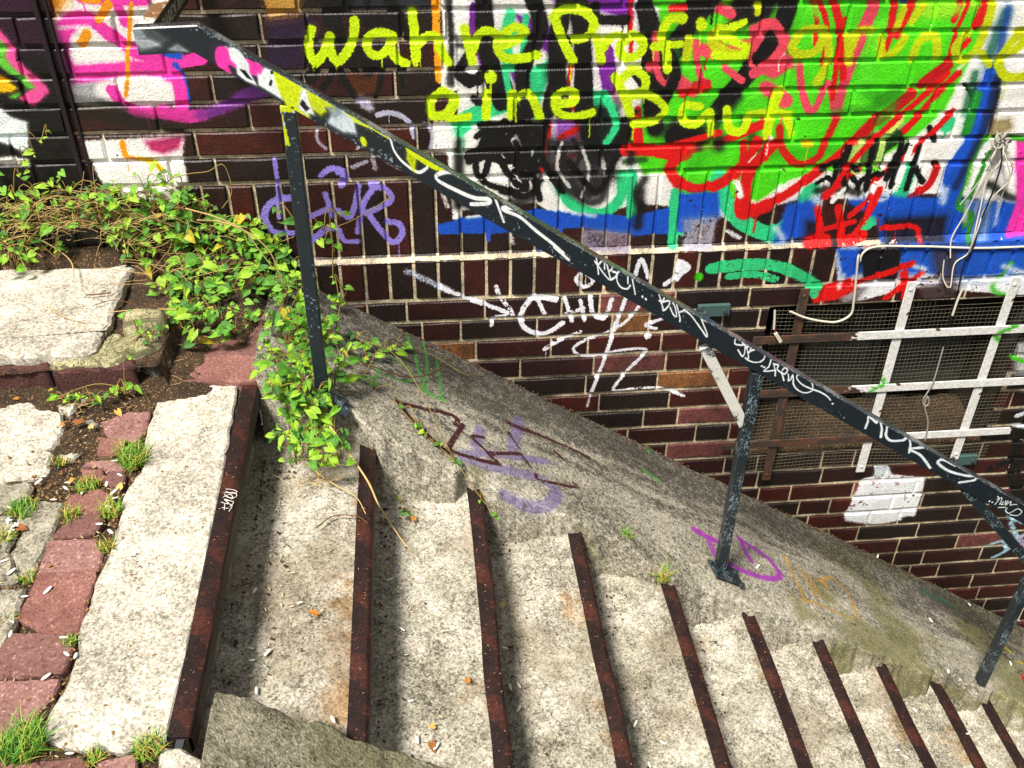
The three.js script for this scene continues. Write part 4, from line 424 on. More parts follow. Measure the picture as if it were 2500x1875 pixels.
// ---------- landing: soil, top slab, pavers and broken slabs ----------
const landing = structure('landing');
{
  const g = new THREE.PlaneGeometry(1.32, 2.6, 120, 200), p = g.attributes.position;
  for (let i = 0; i < p.count; i++) { const x = p.getX(i) - 1.0, z = p.getY(i) + 1.25; p.setXYZ(i, x, -.094 + (fbm(x * 18, z * 18, 4, 3) - .5) * .022 + .045 * sstep(.72, .55, z) * sstep(-.3, -.6, x), z); }
  const ix = g.index.array; for (let i = 0; i < ix.length; i += 3) { const t = ix[i + 1]; ix[i + 1] = ix[i + 2]; ix[i + 2] = t; } g.computeVertexNormals(); const q = g.attributes.normal; if (q.getY(0) < 0) for (let i = 0; i < q.count; i++) q.setXYZ(i, -q.getX(i), -q.getY(i), -q.getZ(i));
  mesh('soil', uvScale(g, (x, y, z) => [x, z]), soil, landing);
}
const Yl = Y0;
const topSlab = [...[[-.356,.604],[-.458,.603],[-.53,.618],[-.577,.674],[-.572,.733],[-.58,.789],[-.572,.851],[-.556,.932],[-.558,.982],[-.577,1.041],[-.579,1.106]], ...[[-.573,1.149],[-.569,1.251],[-.571,1.287],[-.581,1.351],[-.58,1.412],[-.578,1.449],[-.583,1.51],[-.57,1.575],[-.571,1.635],[-.571,1.658],[-.586,1.706],[-.591,1.752],[-.581,1.778],[-.55,1.794],[-.49,1.815],[-.47,1.802],[-.406,1.801],[-.342,1.806],[-.342,1.663],[-.34,1.452],[-.342,1.146]]];
mesh('step_slab', slab(topSlab, Yl - .002, .06, { rough: .0035, step: .018, seed: 5, wob: .003, cham: .005 }), concLight, landing);
const pav = [[[-.715,1.223],[-.618,1.224],[-.594,1.265],[-.585,1.321],[-.714,1.328]], [[-.716,1.333],[-.586,1.329],[-.584,1.506],[-.655,1.507],[-.687,1.475],[-.717,1.459]], [[-.715,1.512],[-.591,1.519],[-.589,1.601],[-.594,1.617],[-.71,1.622],[-.728,1.623],[-.736,1.568]], [[-.726,1.629],[-.594,1.638],[-.596,1.679],[-.621,1.739],[-.684,1.761]], [[-.707,1.108],[-.708,1.06],[-.663,1.048],[-.641,1.044],[-.599,1.092],[-.607,1.129],[-.677,1.129]], [[-.674,1.142],[-.63,1.143],[-.615,1.161],[-.623,1.201],[-.649,1.207],[-.706,1.21],[-.703,1.186]], [[-.706,.944],[-.689,.923],[-.641,.926],[-.61,.949],[-.608,.97],[-.641,.967],[-.664,.947]], [[-.702,.967],[-.662,.964],[-.644,.993],[-.651,1.003],[-.686,1.001]], [[-.641,1.005],[-.623,.98],[-.597,1],[-.591,1.038],[-.616,1.031]], [[-.703,.758],[-.64,.721],[-.59,.718],[-.581,.796],[-.602,.842],[-.662,.829]], [[-.69,.831],[-.625,.85],[-.646,.905],[-.68,.895]], [[-.571,1.825],[-.504,1.827],[-.485,1.844],[-.482,1.871],[-.566,1.863]], [[-.467,1.834],[-.405,1.833],[-.39,1.879],[-.461,1.873]], [[-.532,.596],[-.524,.512],[-.506,.455],[-.278,.473],[-.278,.613],[-.368,.605],[-.458,.594]], [[-.519,.45],[-.503,.386],[-.445,.368],[-.28,.382],[-.277,.463],[-.387,.452]], [[-.408,.362],[-.407,.299],[-.281,.3],[-.279,.373]], [[-.408,.289],[-.398,.209],[-.285,.209],[-.279,.293]], [[-.727,.158],[-.731,.062],[-.659,.073],[-.635,.175]], [[-.69,.021],[-.698,-.077],[-.637,-.083],[-.613,.027]], [[-.658,1.781],[-.599,1.776],[-.576,1.836],[-.638,1.856],[-.668,1.814]]];
const lvl = i => i < 13 ? Yl : i < 17 ? -.07 : i === 17 ? -.05 : i === 18 ? -.06 : Yl;
pav.forEach((q, i) => mesh('paving_brick', slab(q, lvl(i) + ((i * 37 % 11) - 5) * .0008 - (i === 19 ? .012 : 0), .05, { rough: .004, step: .014, seed: 20 + i, cham: .004, grow: .008, wob: .0015, tilt: [((i * 53) % 7 - 3) * .006, ((i * 29) % 7 - 3) * .006] }), paver[i % 3], landing));
const slabs = [[concLight, [[-1.082,.579],[-1.023,.603],[-.971,.648],[-.927,.637],[-.865,.679],[-.824,.706],[-.809,.749],[-.802,.791],[-.8,.832],[-.809,.858],[-.823,.865],[-.804,.873],[-.794,.943],[-.797,.962],[-.839,.978],[-.904,.989],[-.949,.991]]], [concLight, [[-.866,.658],[-.823,.646],[-.794,.657],[-.79,.693],[-.805,.715],[-.82,.698]]], [concGrey, [[-.939,.998],[-.901,.999],[-.829,.996],[-.818,1.011],[-.808,1.065],[-.837,1.085],[-.867,1.111],[-.902,1.117]]], [concGrey, [[-.818,1.087],[-.791,1.072],[-.724,1.078],[-.719,1.146],[-.721,1.182],[-.718,1.217],[-.721,1.266],[-.719,1.33],[-.722,1.342],[-.744,1.345],[-.773,1.304],[-.803,1.251],[-.8,1.212],[-.804,1.161],[-.827,1.12]]], [concGrey, [[-.9,1.122],[-.826,1.123],[-.803,1.209],[-.807,1.248],[-.777,1.303],[-.751,1.342],[-.793,1.35],[-.828,1.347]]], [concGrey, [[-.83,1.362],[-.787,1.372],[-.729,1.372],[-.727,1.427],[-.72,1.472],[-.721,1.503],[-.723,1.528],[-.729,1.561],[-.763,1.57]]], [concLight, [[-.358,1.82],[-.317,1.816],[-.271,1.847],[-.249,1.895],[-.35,1.886]]], [concLight, [[-.47,1.802],[-.449,1.797],[-.425,1.799],[-.407,1.8],[-.407,1.818],[-.433,1.819],[-.466,1.812]]], [concGrey, [[-.808,.62],[-.78,.611],[-.755,.644],[-.784,.664]]], [concGrey, [[-.757,.739],[-.734,.734],[-.712,.753],[-.735,.762]]], [concGrey, [[-.717,.616],[-.693,.609],[-.671,.627],[-.684,.649],[-.702,.644]]], [concLight, [[-.784,.893],[-.75,.883],[-.727,.898],[-.738,.916],[-.771,.91]]]];
slabs.forEach(([m, q], i) => mesh('broken_slab', slab(q, Yl + .003 * ((i * 7) % 3 - 1), .05, { rough: .009, step: .016, seed: 60 + i, cham: .007, wob: .004 }), m, landing));

// ---------- raised plinth at the left ----------
const kerbMat = std({ color: 0x9c8a84, map: rep(paverTex, 1.7), bumpMap: rep(bumpFine, 3), bumpScale: .006, roughness: .95 });
const plinth = thing('raised_plinth', 'raised concrete slab with a broken brick edge beside the vines', 'plinth');
mesh('slab', slab([...[[-1.226,.081],[-1.16,.052],[-1.052,.026],[-.973,-.006],[-.847,-.036],[-.754,-.019],[-.736,.082],[-.744,.118],[-.742,.231],[-.743,.305],[-.735,.413],[-.737,.475]], ...[[-.748,.437],[-.743,.503],[-.744,.557],[-.763,.575],[-.822,.582],[-.882,.565],[-.911,.579],[-.976,.572],[-.998,.579],[-1.032,.584]]], .035, .09, { rough: .008, step: .016, seed: 90, cham: .01, wob: .004 }), concLight, plinth);
mesh('bedding', slab([[-1.048,.555],[-.924,.563],[-.876,.562],[-.856,.608],[-.746,.604],[-.685,.603],[-.663,.586],[-.675,.518],[-.705,.44],[-.741,.432],[-.749,.502],[-.787,.538],[-1.054,.535]], .012, .03, { rough: .01, step: .016, seed: 91, cham: .01, wob: .006 }), concMoss, plinth);
for (const [i, q] of [[[-1.032,.615],[-.996,.602],[-.917,.598],[-.865,.605],[-.884,.55],[-.935,.544],[-1.054,.546]], [[-.854,.622],[-.77,.619],[-.685,.616],[-.627,.613],[-.645,.56],[-.706,.565],[-.867,.571]]].entries()) mesh('kerb_brick', slab(q, .0, .1, { rough: i ? .002 : .01, step: .02, seed: 92 + i, cham: .006, wob: .003 }), kerbMat, plinth);
{ const [a] = [[-.635,.02,.385]], [b] = [[-.637,0,.509]], [c] = [[-.612,0,.544]];
  mesh('loose_stone', stone(a[0], .01, a[2] + .03, .125, .1, .1, 3, .12, .2), concMoss, plinth); mesh('loose_stone', stone(b[0] - .01, -.03, b[2] - .01, .15, .1, .12, 8, .2, .5), concMoss, plinth); mesh('loose_stone', stone(c[0] + .02, -.055, c[2], .08, .07, .07, 12, .25, 1), concGrey, plinth); }
// soil bank against the wall, under the vines
{ const g = new THREE.PlaneGeometry(1.6, .62, 100, 40), p = g.attributes.position; for (let i = 0; i < p.count; i++) { const x = p.getX(i) - 1.06, z = .3 - p.getY(i), h = x < -.56 ? lerp(.075, .0, sstep(.02, .12, z)) : lerp(.06, -.09, sstep(0, .5, z)); p.setXYZ(i, x, h + (fbm(x * 16, z * 16, 4, 8) - .5) * .035 - .12 * sstep(-.36, -.27, x), z); } g.computeVertexNormals(); const b = mesh('soil_bank', uvScale(g, (x, y, z) => [x, z]), soil, scene); b.userData.kind = 'structure'; }

// ---------- handrail ----------
const railTex = (() => {
  const W = 2048, H = 128, L = 3.3, c = document.createElement('canvas'); c.width = W; c.height = H; const ctx = c.getContext('2d'); ctx.fillStyle = '#1b242b'; ctx.fillRect(0, 0, W, H);
  const sx = W / L, sy = H / .076; ctx.setTransform(sx, 0, 0, -sy, .2 * sx, .005 * sy); const { S, P, D } = painter(ctx); // x along the rail from its bend, y down from the top edge (negative)
  const WT = '#e9eef2', LY = '#c9dc0a', PK = '#ee35ab';
  P('#586066', [[-.16, -.002], [-.1, -.004], [-.07, -.03], [-.12, -.05], [-.16, -.05]], .006, .5); P('#8b9aa4', [[-.15, -.004], [-.125, -.006], [-.12, -.02], [-.15, -.025]], .003, .8); P('#c3ccd2', [[-.15, -.025], [-.11, -.028], [-.09, -.04], [-.13, -.045]], .004, .6); P('#9aa8b0', [[-.07, -.05], [-.03, -.055], [-.05, -.04]], .003, .7);
  S(PK, .03, [[.062,-.058],[.053,-.045],[.058,-.032],[.073,-.025],[.084,-.026]]); S(PK, .024, [[.126,-.021],[.145,-.02],[.154,-.016]]);
  P('#e6ecf0', [[.077,-.01],[.1,.004],[.11,-.005],[.125,-.018],[.124,-.033],[.14,-.05],[.112,-.053],[.093,-.049],[.093,-.032],[.08,-.028]], .002); P('#101418', [[.101,-.038],[.114,-.035],[.13,-.045],[.116,-.046]], .001); P('#e9eef4', [[.148,-.047],[.148,-.028],[.158,-.024],[.168,-.007],[.2,-.002],[.197,-.024],[.208,-.049]], .002); S('#20262c', .006, [[.178,-.034],[.183,-.025]]); S('#20262c', .005, [[.185,-.009],[.192,-.002]]);
  S(LY, .026, [[.204,-.003],[.213,-.029],[.231,-.049]]); P(LY, [[.199,-.02],[.259,.005],[.28,-.061],[.236,-.082]], .003); S(LY, .022, [[.209,-.01],[.266,-.003],[.325,-.004]]); S(LY, .022, [[.343,-.007],[.392,-.003],[.451,.006]]); P('#e6ecf2', [[.252,-.048],[.264,-.007],[.275,-.004],[.291,-.043],[.262,-.051]], .002); P('#15181c', [[.256,-.039],[.264,-.027],[.28,-.037],[.27,-.046]], .001); P(LY, [[.282,-.013],[.314,-.007],[.326,-.022],[.31,-.036],[.29,-.033]], .003, .9); P('#c9d6e0', [[.332,-.043],[.348,-.017],[.368,0],[.402,-.011],[.407,-.031],[.371,-.044]], .003); P('#7c8c98', [[.33,-.015],[.357,-.002],[.372,-.007],[.349,-.026]], .003, .7);
  S(LY, .018, [[.384,.005],[.44,.004],[.501,.004]]); S(LY, .016, [[.558,-.003],[.615,-.007],[.655,-.004]], .3); D(LY, .009, [[.428,-.041]]); S(WT, .006, [[.506,-.002],[.517,-.024],[.542,-.037],[.585,-.04],[.613,-.018]], .4); P(LY, [[.553,-.025],[.558,-.003],[.58,-.009],[.573,-.042]], .003, .8);
  S(WT, .008, [[.738,.005],[.684,.001],[.642,-.022],[.644,-.033],[.695,-.032],[.753,-.026],[.8,-.01],[.797,-.02],[.745,-.044]], .4); S(WT, .007, [[.814,.006],[.847,-.041]], .3); S(WT, .008, [[.888,.005],[.848,-.009],[.847,-.015],[.898,-.01],[.951,-.02],[1.002,-.027],[1.043,-.035]], .5); S(WT, .007, [[1.011,-.033],[1.065,-.044]], .4);
  for (const q of [[[1.149,.001],[1.156,-.017],[1.163,-.037]], [[1.146,-.012],[1.159,-.015],[1.176,.006],[1.181,-.017]], [[1.158,-.017],[1.178,-.028],[1.199,-.036]], [[1.185,.001],[1.205,-.034]], [[1.188,0],[1.205,.004],[1.205,-.008],[1.195,-.017]], [[1.208,-.012],[1.224,-.01],[1.219,-.022],[1.205,-.034]], [[1.25,.004],[1.232,-.001],[1.224,-.015],[1.229,-.031],[1.246,-.038],[1.264,-.033],[1.273,-.02]], [[1.264,-.019],[1.261,-.003],[1.263,.004]], [[1.273,.005],[1.293,-.035]], [[1.369,.004],[1.397,-.035]], [[1.377,-.018],[1.39,-.012],[1.392,.004],[1.369,.005]], [[1.384,-.02],[1.41,-.004],[1.413,-.014],[1.398,-.036]], [[1.418,-.019],[1.432,-.031],[1.445,-.031],[1.434,-.01],[1.425,-.003],[1.435,.003]], [[1.439,-.003],[1.464,-.04]], [[1.439,.001],[1.47,.008],[1.466,-.007],[1.452,-.017]], [[1.469,-.005],[1.496,-.009],[1.53,-.025]], [[1.52,-.019],[1.543,-.03],[1.569,-.039],[1.532,-.003]], [[1.534,-.003],[1.555,-.001]],
    [[1.696,-.005],[1.682,.006],[1.668,.001],[1.667,-.016],[1.692,-.01],[1.704,-.005],[1.709,-.029],[1.709,-.038],[1.683,-.027]], [[1.707,-.001],[1.732,-.037]], [[1.71,-.011],[1.725,.002],[1.727,-.012],[1.721,-.02]], [[1.727,-.012],[1.757,.006],[1.78,.004],[1.783,-.013],[1.759,-.034],[1.735,-.039],[1.721,-.037]], [[1.81,-.004],[1.809,-.018],[1.805,-.044],[1.83,-.027]], [[1.822,-.01],[1.848,-.04]], [[1.824,-.011],[1.842,-.007],[1.84,-.019],[1.86,-.023],[1.884,-.039]], [[1.86,-.014],[1.868,-.003],[1.88,-.007],[1.871,-.021],[1.857,-.02]], [[1.886,-.016],[1.898,-.033],[1.903,-.011],[1.915,-.03],[1.94,-.042],[1.971,-.042],[1.988,-.028],[1.989,-.01],[1.972,.003],[1.943,.006],[1.923,-.001],[1.921,-.013],[1.946,-.021],[1.984,-.019],[2.02,-.014],[2.051,-.014],[2.07,-.019]]]) S(WT, .0046, q, .1);
  D(WT, .003, [[1.318,-.031],[1.331,-.032]]); D(WT, .003, [[1.786,-.034],[1.795,-.033],[2.085,-.026]]);
  for (const [w, q] of [[.008, [[2.252,-.042],[2.236,-.005],[2.275,-.008],[2.279,.009],[2.326,-.043]]], [.008, [[2.321,-.003],[2.331,-.026],[2.364,-.037],[2.401,-.016],[2.421,.007]]], [.008, [[2.423,.004],[2.461,-.041]]], [.008, [[2.512,.007],[2.451,-.028],[2.507,-.03],[2.577,-.051]]], [.009, [[2.653,-.001],[2.593,-.004],[2.582,-.022],[2.645,-.028],[2.715,-.013],[2.754,.002],[2.76,-.011],[2.72,-.045]]]]) S('#dfeaf0', w, q, .35);
  for (const q of [[[2.895,-.02],[2.911,-.027],[2.917,-.051]], [[2.904,-.031],[2.915,-.017],[2.933,-.042]], [[2.934,-.026],[2.938,-.039],[2.947,-.03],[2.938,-.019]], [[2.946,-.015],[2.955,-.033],[2.958,-.012],[2.97,-.025],[2.977,-.018],[2.989,-.011]], [[2.94,-.054],[2.964,-.04]], [[2.972,-.04],[2.975,-.05],[2.997,-.054],[3.005,-.033],[3.011,-.022],[3.035,-.025],[3.035,-.045],[3.007,-.056]]]) S(WT, .0035, q, .2);
  D(WT, .003, [[2.887,-.05],[2.9,-.048]]);
  ctx.setTransform(1, 0, 0, 1, 0, 0); const im = ctx.getImageData(0, 0, W, H), d = im.data; for (let j = 0; j < H; j++) for (let i = 0; i < W; i++) { const k = (j * W + i) * 4, g = gAt(grain, i, j >> 1), m = gAt(grain2, i >> 1, j), b = .8 + g * .4; let c = [d[k] * b, d[k + 1] * b, d[k + 2] * b]; if (g * .6 + m * .5 > (i < 620 ? .76 : i < 1000 ? .8 : .83)) c = m > .6 ? [150, 166, 174] : [96, 62, 40]; if (j < 9 && g + m > 1.06) c = [140, 120, 86]; d[k] = c[0]; d[k + 1] = c[1]; d[k + 2] = c[2]; } ctx.putImageData(im, 0, 0);
  const t = new THREE.CanvasTexture(c); t.colorSpace = THREE.SRGBColorSpace; t.anisotropy = 8; return { t, uv: (s, y) => [(s + .2) / L, 1 - (.005 - y) / .076] };
})();
const paintTex = dataTex(512, (u, v, i, j) => { const g = gAt(grain, i, j >> 1), m = gAt(grain2, i, j); return g * .55 + m * .5 > .66 ? (m > .55 ? [126, 144, 152] : [92, 62, 44]) : [30, 41, 48].map(q => q * (.8 + g * .4)); });
const railPaint = std({ map: rep(paintTex, 2.5), roughness: .4 }), railFront = std({ map: railTex.t, roughness: .4 });
const railTop = new THREE.MeshPhysicalMaterial({ map: rep(dataTex(512, (u, v, i, j) => { const g = gAt(grain, i, j), m = gAt(grain2, i, j); return g * .5 + m * .6 > .66 ? [132, 140, 140] : g * .6 + m * .4 > .62 ? [84, 74, 60] : [30, 41, 48].map(q => q * (.8 + g * .4)); }), 3), roughness: .3, clearcoat: .8, clearcoatRoughness: .25 });
const bracePeel = std({ map: rep(dataTex(512, (u, v, i, j) => { const g = gAt(grain, i, j), m = gAt(grain2, i, j); return m + (g - .5) * .3 > .58 ? [70, 82, 88] : [222, 222, 214].map(q => q * (.85 + g * .2)); }), 3), roughness: .6 });
const rail = thing('handrail', 'dark painted steel handrail with white marker tags along the stairs', 'handrail');
{
  const SLP = -.659, B = V3(-.292, .952, .655), dir = V3(1, SLP, 0).normalize(), nrm = V3(-SLP, 1, 0).normalize(), Hh = .064, Dp = .036;
  const E = B.clone().addScaledVector(dir, 3.15);
  // sloping bar and level end as one prism outline, extruded in depth
  const lx = -.436, ly = .948, b0 = B.clone().addScaledVector(nrm, -Hh), bend = V3(-.31, .888, 0);
  const top = [[lx, ly], [B.x, B.y], [E.x, E.y]], bot = [[lx + .003, ly - .064], [bend.x, bend.y], [E.x - nrm.x * Hh, E.y - nrm.y * Hh]];
  const quad = (pts) => { const pos = []; const [a, b, c, d] = pts; pos.push(...a, ...b, ...c, ...a, ...c, ...d); return pos; };
  const build = (list) => { const g = new THREE.BufferGeometry(); g.setAttribute('position', new THREE.Float32BufferAttribute(list.flat(), 3)); g.computeVertexNormals(); return g; };
  const zf = .655, zb = zf - Dp, e = .003, f = (p, z) => [p[0], p[1], z], dn = (p, k) => [p[0], p[1] - k];
  const front = [], tp = [], rest = [];
  for (let i = 0; i < 2; i++) {
    front.push(quad([f(dn(bot[i], -e), zf), f(dn(bot[i + 1], -e), zf), f(dn(top[i + 1], e), zf), f(dn(top[i], e), zf)]));
    tp.push(quad([f(top[i], zf - e), f(top[i + 1], zf - e), f(top[i + 1], zb + e), f(top[i], zb + e)]), quad([f(dn(top[i], e), zf), f(dn(top[i + 1], e), zf), f(top[i + 1], zf - e), f(top[i], zf - e)]));
    rest.push(quad([f(top[i], zb + e), f(top[i + 1], zb + e), f(dn(top[i + 1], e), zb), f(dn(top[i], e), zb)]), quad([f(dn(top[i], e), zb), f(dn(top[i + 1], e), zb), f(dn(bot[i + 1], -e), zb), f(dn(bot[i], -e), zb)]), quad([f(dn(bot[i], -e), zb), f(dn(bot[i + 1], -e), zb), f(dn(bot[i + 1], -e), zf), f(dn(bot[i], -e), zf)]));
  }
  rest.push(quad([f(dn(top[0], e), zb), f(dn(bot[0], -e), zb), f(dn(bot[0], -e), zf), f(dn(top[0], e), zf)]));
  mesh('rail_front', uvScale(build(front), (x, y) => x < B.x - .001 ? railTex.uv((x - B.x), y - ly) : railTex.uv((x - B.x) * dir.x + (y - B.y) * dir.y, (x - B.x) * nrm.x + (y - B.y) * nrm.y)), railFront, rail);
  mesh('rail_top', uvScale(build(tp), (x, y, z) => [x, z]), railTop, rail); mesh('rail_back', boxUV(build(rest)), railPaint, rail);
  // return to the wall
  const rc = document.createElement('canvas'); rc.width = 512; rc.height = 64; const rx = rc.getContext('2d'); rx.fillStyle = '#0d0f12'; rx.fillRect(0, 0, 512, 64); rx.fillStyle = '#d8dcdc'; rx.font = 'italic 46px serif'; rx.fillText('DAREN MOBEIX', 60, 48); const rt = new THREE.CanvasTexture(rc); rt.colorSpace = THREE.SRGBColorSpace;
  const r = mesh('wall_return', boxUV(box(lx + .02, ly - .032, .31, .036, .062, .616, .003)), std({ map: rep(dataTex(256, (u, v, i, j) => { const m = gAt(grain2, i * 2, j * 2), g = gAt(grain, i, j); return m + (g - .5) * .5 > .5 ? [120, 84, 52] : [222, 216, 204]; }), 4), roughness: .6 }), rail);
  const side = new THREE.PlaneGeometry(.6, .056); side.rotateY(Math.PI / 2); side.translate(lx + .0392, ly - .032, .31); mesh('return_side', side, std({ map: rt, roughness: .4 }), r);
  // posts
  const railAt = x => .952 + SLP * (x + .292);
  const pc = document.createElement('canvas'); pc.width = 512; pc.height = 512; { const x = pc.getContext('2d'), im = x.createImageData(512, 512); for (let j = 0; j < 512; j++) for (let i = 0; i < 512; i++) { const g = gAt(grain, i, j), m = gAt(grain2, i * 3, j), e = j / 512 + (m - .5) * .05, k = (j * 512 + i) * 4, yel = e < .11 && (i < 247 + e * 60 || e < .02); const c = g * .55 + m * .5 > .665 ? (m > .6 ? [170, 184, 190] : [120, 136, 144]) : yel ? [196, 212, 14] : [30, 41, 48]; c.forEach((v, q) => im.data[k + q] = v * (.8 + g * .4)); im.data[k + 3] = 255; } x.putImageData(im, 0, 0); }
  const pt = new THREE.CanvasTexture(pc); pt.colorSpace = THREE.SRGBColorSpace; pt.wrapS = THREE.RepeatWrapping; const postYellow = std({ map: pt, roughness: .4 });
  const posts = [[-.112, -.16], [1.187, -.99], [2.37, -1.74]];
  posts.forEach(([x, yb], i) => {
    const yt = railAt(x) - Hh * 1.15, z = .637, g = bar([x, yb, z], [x + (i === 2 ? .02 : 0), yt, z], .036, .036, .003); const m = mesh('post', i ? boxUV(g) : uvScale(g, (px, py, pz, nx) => [Math.abs(nx) > .5 ? pz - z + .5 : px - x + .5, (py - yb) / (yt - yb)]), i ? railPaint : postYellow, rail);
    if (i < 2) { const pl = new RoundedBoxGeometry(.13, .008, .085, 1, .003); pl.rotateZ(Math.atan(-.637)); pl.rotateY(.12); pl.translate(x + .015, cheekY(x) + .032 - .637 * .015, z + .02); mesh('base_plate', boxUV(pl), railPaint, m); for (const [dx, dz] of [[-.04, .035], [.055, .05], [.05, -.01]]) { const b = new THREE.CylinderGeometry(.009, .01, .012, 6); b.rotateZ(-.56); b.translate(x + .012 + dx, cheekY(x + dx + .012) + .042, z + dz + .01); mesh('bolt', b, railPaint, m); } }
  });
  mesh('brace', boxUV(bar([1.012, -.0, .637], [1.176, -.3, .637], .034, .026, .003)), bracePeel, rail); mesh('brace', boxUV(bar([2.0, -.63, .637], [2.36, -1.02, .637], .034, .03, .003)), railPaint, rail);
  // lugs to the wall
  for (const [x, y] of [[1.235, -.248], [2.4, -1.03]]) { const m = mesh('wall_lug', boxUV(box(x, y, .034, .12, .05, .016, .004)), std({ color: 0x3f5a58, roughness: .5 }), rail); mesh('lug_arm', boxUV(bar([x - .05, y + .005, .03], [.187 + (x - .187) * .8, railAt(.187 + (x - .187) * .8) - .03, .625], .03, .012)), railPaint, m); const b = new THREE.CylinderGeometry(.008, .008, .012, 6); b.rotateX(Math.PI / 2); b.translate(x + .04, y, .046); mesh('bolt', b, railTop, m); }
}

// ---------- cables on the wall ----------
{
  const white = std({ color: 0xcfcab8, roughness: .6 }), grey = std({ color: 0x9a978c, roughness: .6 }), black = std({ color: 0x0c0c0e, roughness: .5 });
  const on = (pts, z) => pts.map((p, i) => [p[0], p[1], Array.isArray(z) ? z[i] : z]);
  one('white_cable', tube(on([[2.368,-.044]].concat([[2.377,-.039],[2.182,-.038],[1.944,-.022],[1.771,-.022],[1.748,-.045],[1.746,-.076]]).slice(1), .03).concat(on([[1.72,-.032],[1.732,-.126],[1.744,-.223],[1.744,-.276],[1.702,-.304],[1.649,-.301],[1.574,-.281],[1.511,-.251]], .06)), .0042, 120, 7), white, 'white cable along the ledge that drops in a loop in front of the window', 'cable');
  const hole = [[2.133,.39]][0];
  const strand = (q, r, m, label, z = .03) => one('hanging_wire', tube([[hole[0], hole[1], -.01], ...q.map((p, i) => [p[0], p[1], z + .01 * Math.sin(i * 2)])], r * .75, 60, 6), m, label, 'wire');
  strand([[2.156,.334],[2.15,.284],[2.137,.234],[2.14,.112],[2.141,-.009],[2.149,-.077]], .004, white, 'thick white wire hanging straight from the hole in the wall');
  strand([[2.129,.367],[2.124,.312],[2.118,.24],[2.086,.178],[2.053,.139]], .0032, grey, 'grey wire bent to the left below the hole in the wall');
  strand([[2.169,.311],[2.206,.226],[2.185,.169],[2.157,.111],[2.146,.034],[2.145,-.065]].concat([[2.11,-.098],[2.108,-.194],[2.081,-.161],[2.065,-.084]]), .0035, white, 'white wire falling from the hole into a loop above the window');
  strand([[2.131,.345],[2.117,.302],[2.138,.268],[2.117,.246],[2.105,.212],[2.093,.096],[2.069,0],[2.076,-.068]], .0035, white, 'knotted white wire left of the others under the hole');
  strand([[2.152,.312],[2.153,.199],[2.152,.07],[2.152,-.028]].concat([[2.13,-.068],[2.147,-.209],[2.153,-.356],[2.158,-.419]]), .004, black, 'black wire hanging from the hole down over the window grille', .04);
  strand([[2.174,.311],[2.205,.265],[2.21,.197],[2.205,.139]], .0022, grey, 'thin curved wire at the right of the hole in the wall');
  one('wire_knot', (() => { const c = new THREE.TorusKnotGeometry(.02, .0045, 80, 6, 2, 5); c.translate(hole[0] + .012, hole[1] - .03, .025); return c; })(), grey, 'tangled loop of wire stuffed in the hole high on the wall', 'wire');
  one('hanging_wire', tube(on([[2.139,-.436],[2.141,-.511],[2.141,-.605],[2.131,-.649],[2.123,-.679],[2.138,-.714],[2.151,-.703],[2.138,-.665],[2.135,-.702],[2.173,-.797],[2.186,-.885]], .065), .003, 60, 6), grey, 'pale wire with a ring at its end hanging in front of the grille bars', 'wire');
  one('hanging_wire', tube(on([[2.149,-.19],[2.144,-.236],[2.142,-.302]], .055), .0045, 20, 6), white, 'short white wire end above the top grille bar', 'wire');
  const cp = [[1.454,-.244],[1.46,-.287],[1.464,-.324]], cn = thing('cable_end', 'short white cable stub with a red core and a white plug left of the grille', 'cable');
  mesh('sheath', tube(on(cp, .06), .0045, 12, 6), white, cn); mesh('core', tube(on([[1.464,-.324],[1.472,-.341]], .06), .0025, 8, 5), std({ color: 0xb02010, roughness: .5 }), cn); const pq = [[1.472,-.341],[1.5,-.383]]; mesh('plug', bar([...pq[0], .06], [...pq[1], .06], .014, .012, .003), white, cn);
}

// ---------- plants ----------
function leafGeo(L, W, notch, fold, seed) { // arrow/heart shaped leaf: midrib along +y, folded and bent
  const r = RNG(seed), pts = []; const out = [[0, .1], [.22, -notch * .5], [.42, -notch * .1], [.5, .18], [.4, .45], [.24, .72], [.08, .92], [0, 1]];
  const pos = [], idx = []; const add = (x, y) => { const X = x * W, Yv = y * L; pos.push(X, Yv, Math.abs(x) * W * fold - (y - .3) ** 2 * L * .28 + (r() - .5) * W * .08); return pos.length / 3 - 1; };
  for (const s of [-1, 1]) { const mid = out.map((p, i) => add(0, lerp(.1, 1, i / 7))), ed = out.map(p => add(p[0] * s, p[1])); for (let i = 0; i < 7; i++) { if (s > 0) idx.push(mid[i], ed[i], ed[i + 1], mid[i], ed[i + 1], mid[i + 1]); else idx.push(mid[i], ed[i + 1], ed[i], mid[i], mid[i + 1], ed[i + 1]); } }
  const g = new THREE.BufferGeometry(); g.setAttribute('position', new THREE.Float32BufferAttribute(pos, 3)); g.setIndex(idx); g.computeVertexNormals(); return uvScale(g, (x, y) => [x / W + .5, y / L]);
}
const leaves = [leafGeo(.05, .044, .5, .35, 1), leafGeo(.044, .034, .7, .2, 2), leafGeo(.055, .034, .4, .5, 3), leafGeo(.036, .032, .4, .15, 4), leafGeo(.05, .026, .6, .6, 5)];
const leafTex = (a, b, yel) => dataTex(64, (u, v, i, j) => { const rib = Math.abs(u - .5) < .025 ? .2 : Math.abs(Math.sin((v - Math.abs(u - .5) * .8) * 22)) < .12 ? .12 : 0, n = fbm(u * 4, v * 4, 3, 5), k = clamp(n * .8 + rib + yel * sstep(.55, .75, n)); return [lerp(a[0], b[0], k), lerp(a[1], b[1], k), lerp(a[2], b[2], k)]; });
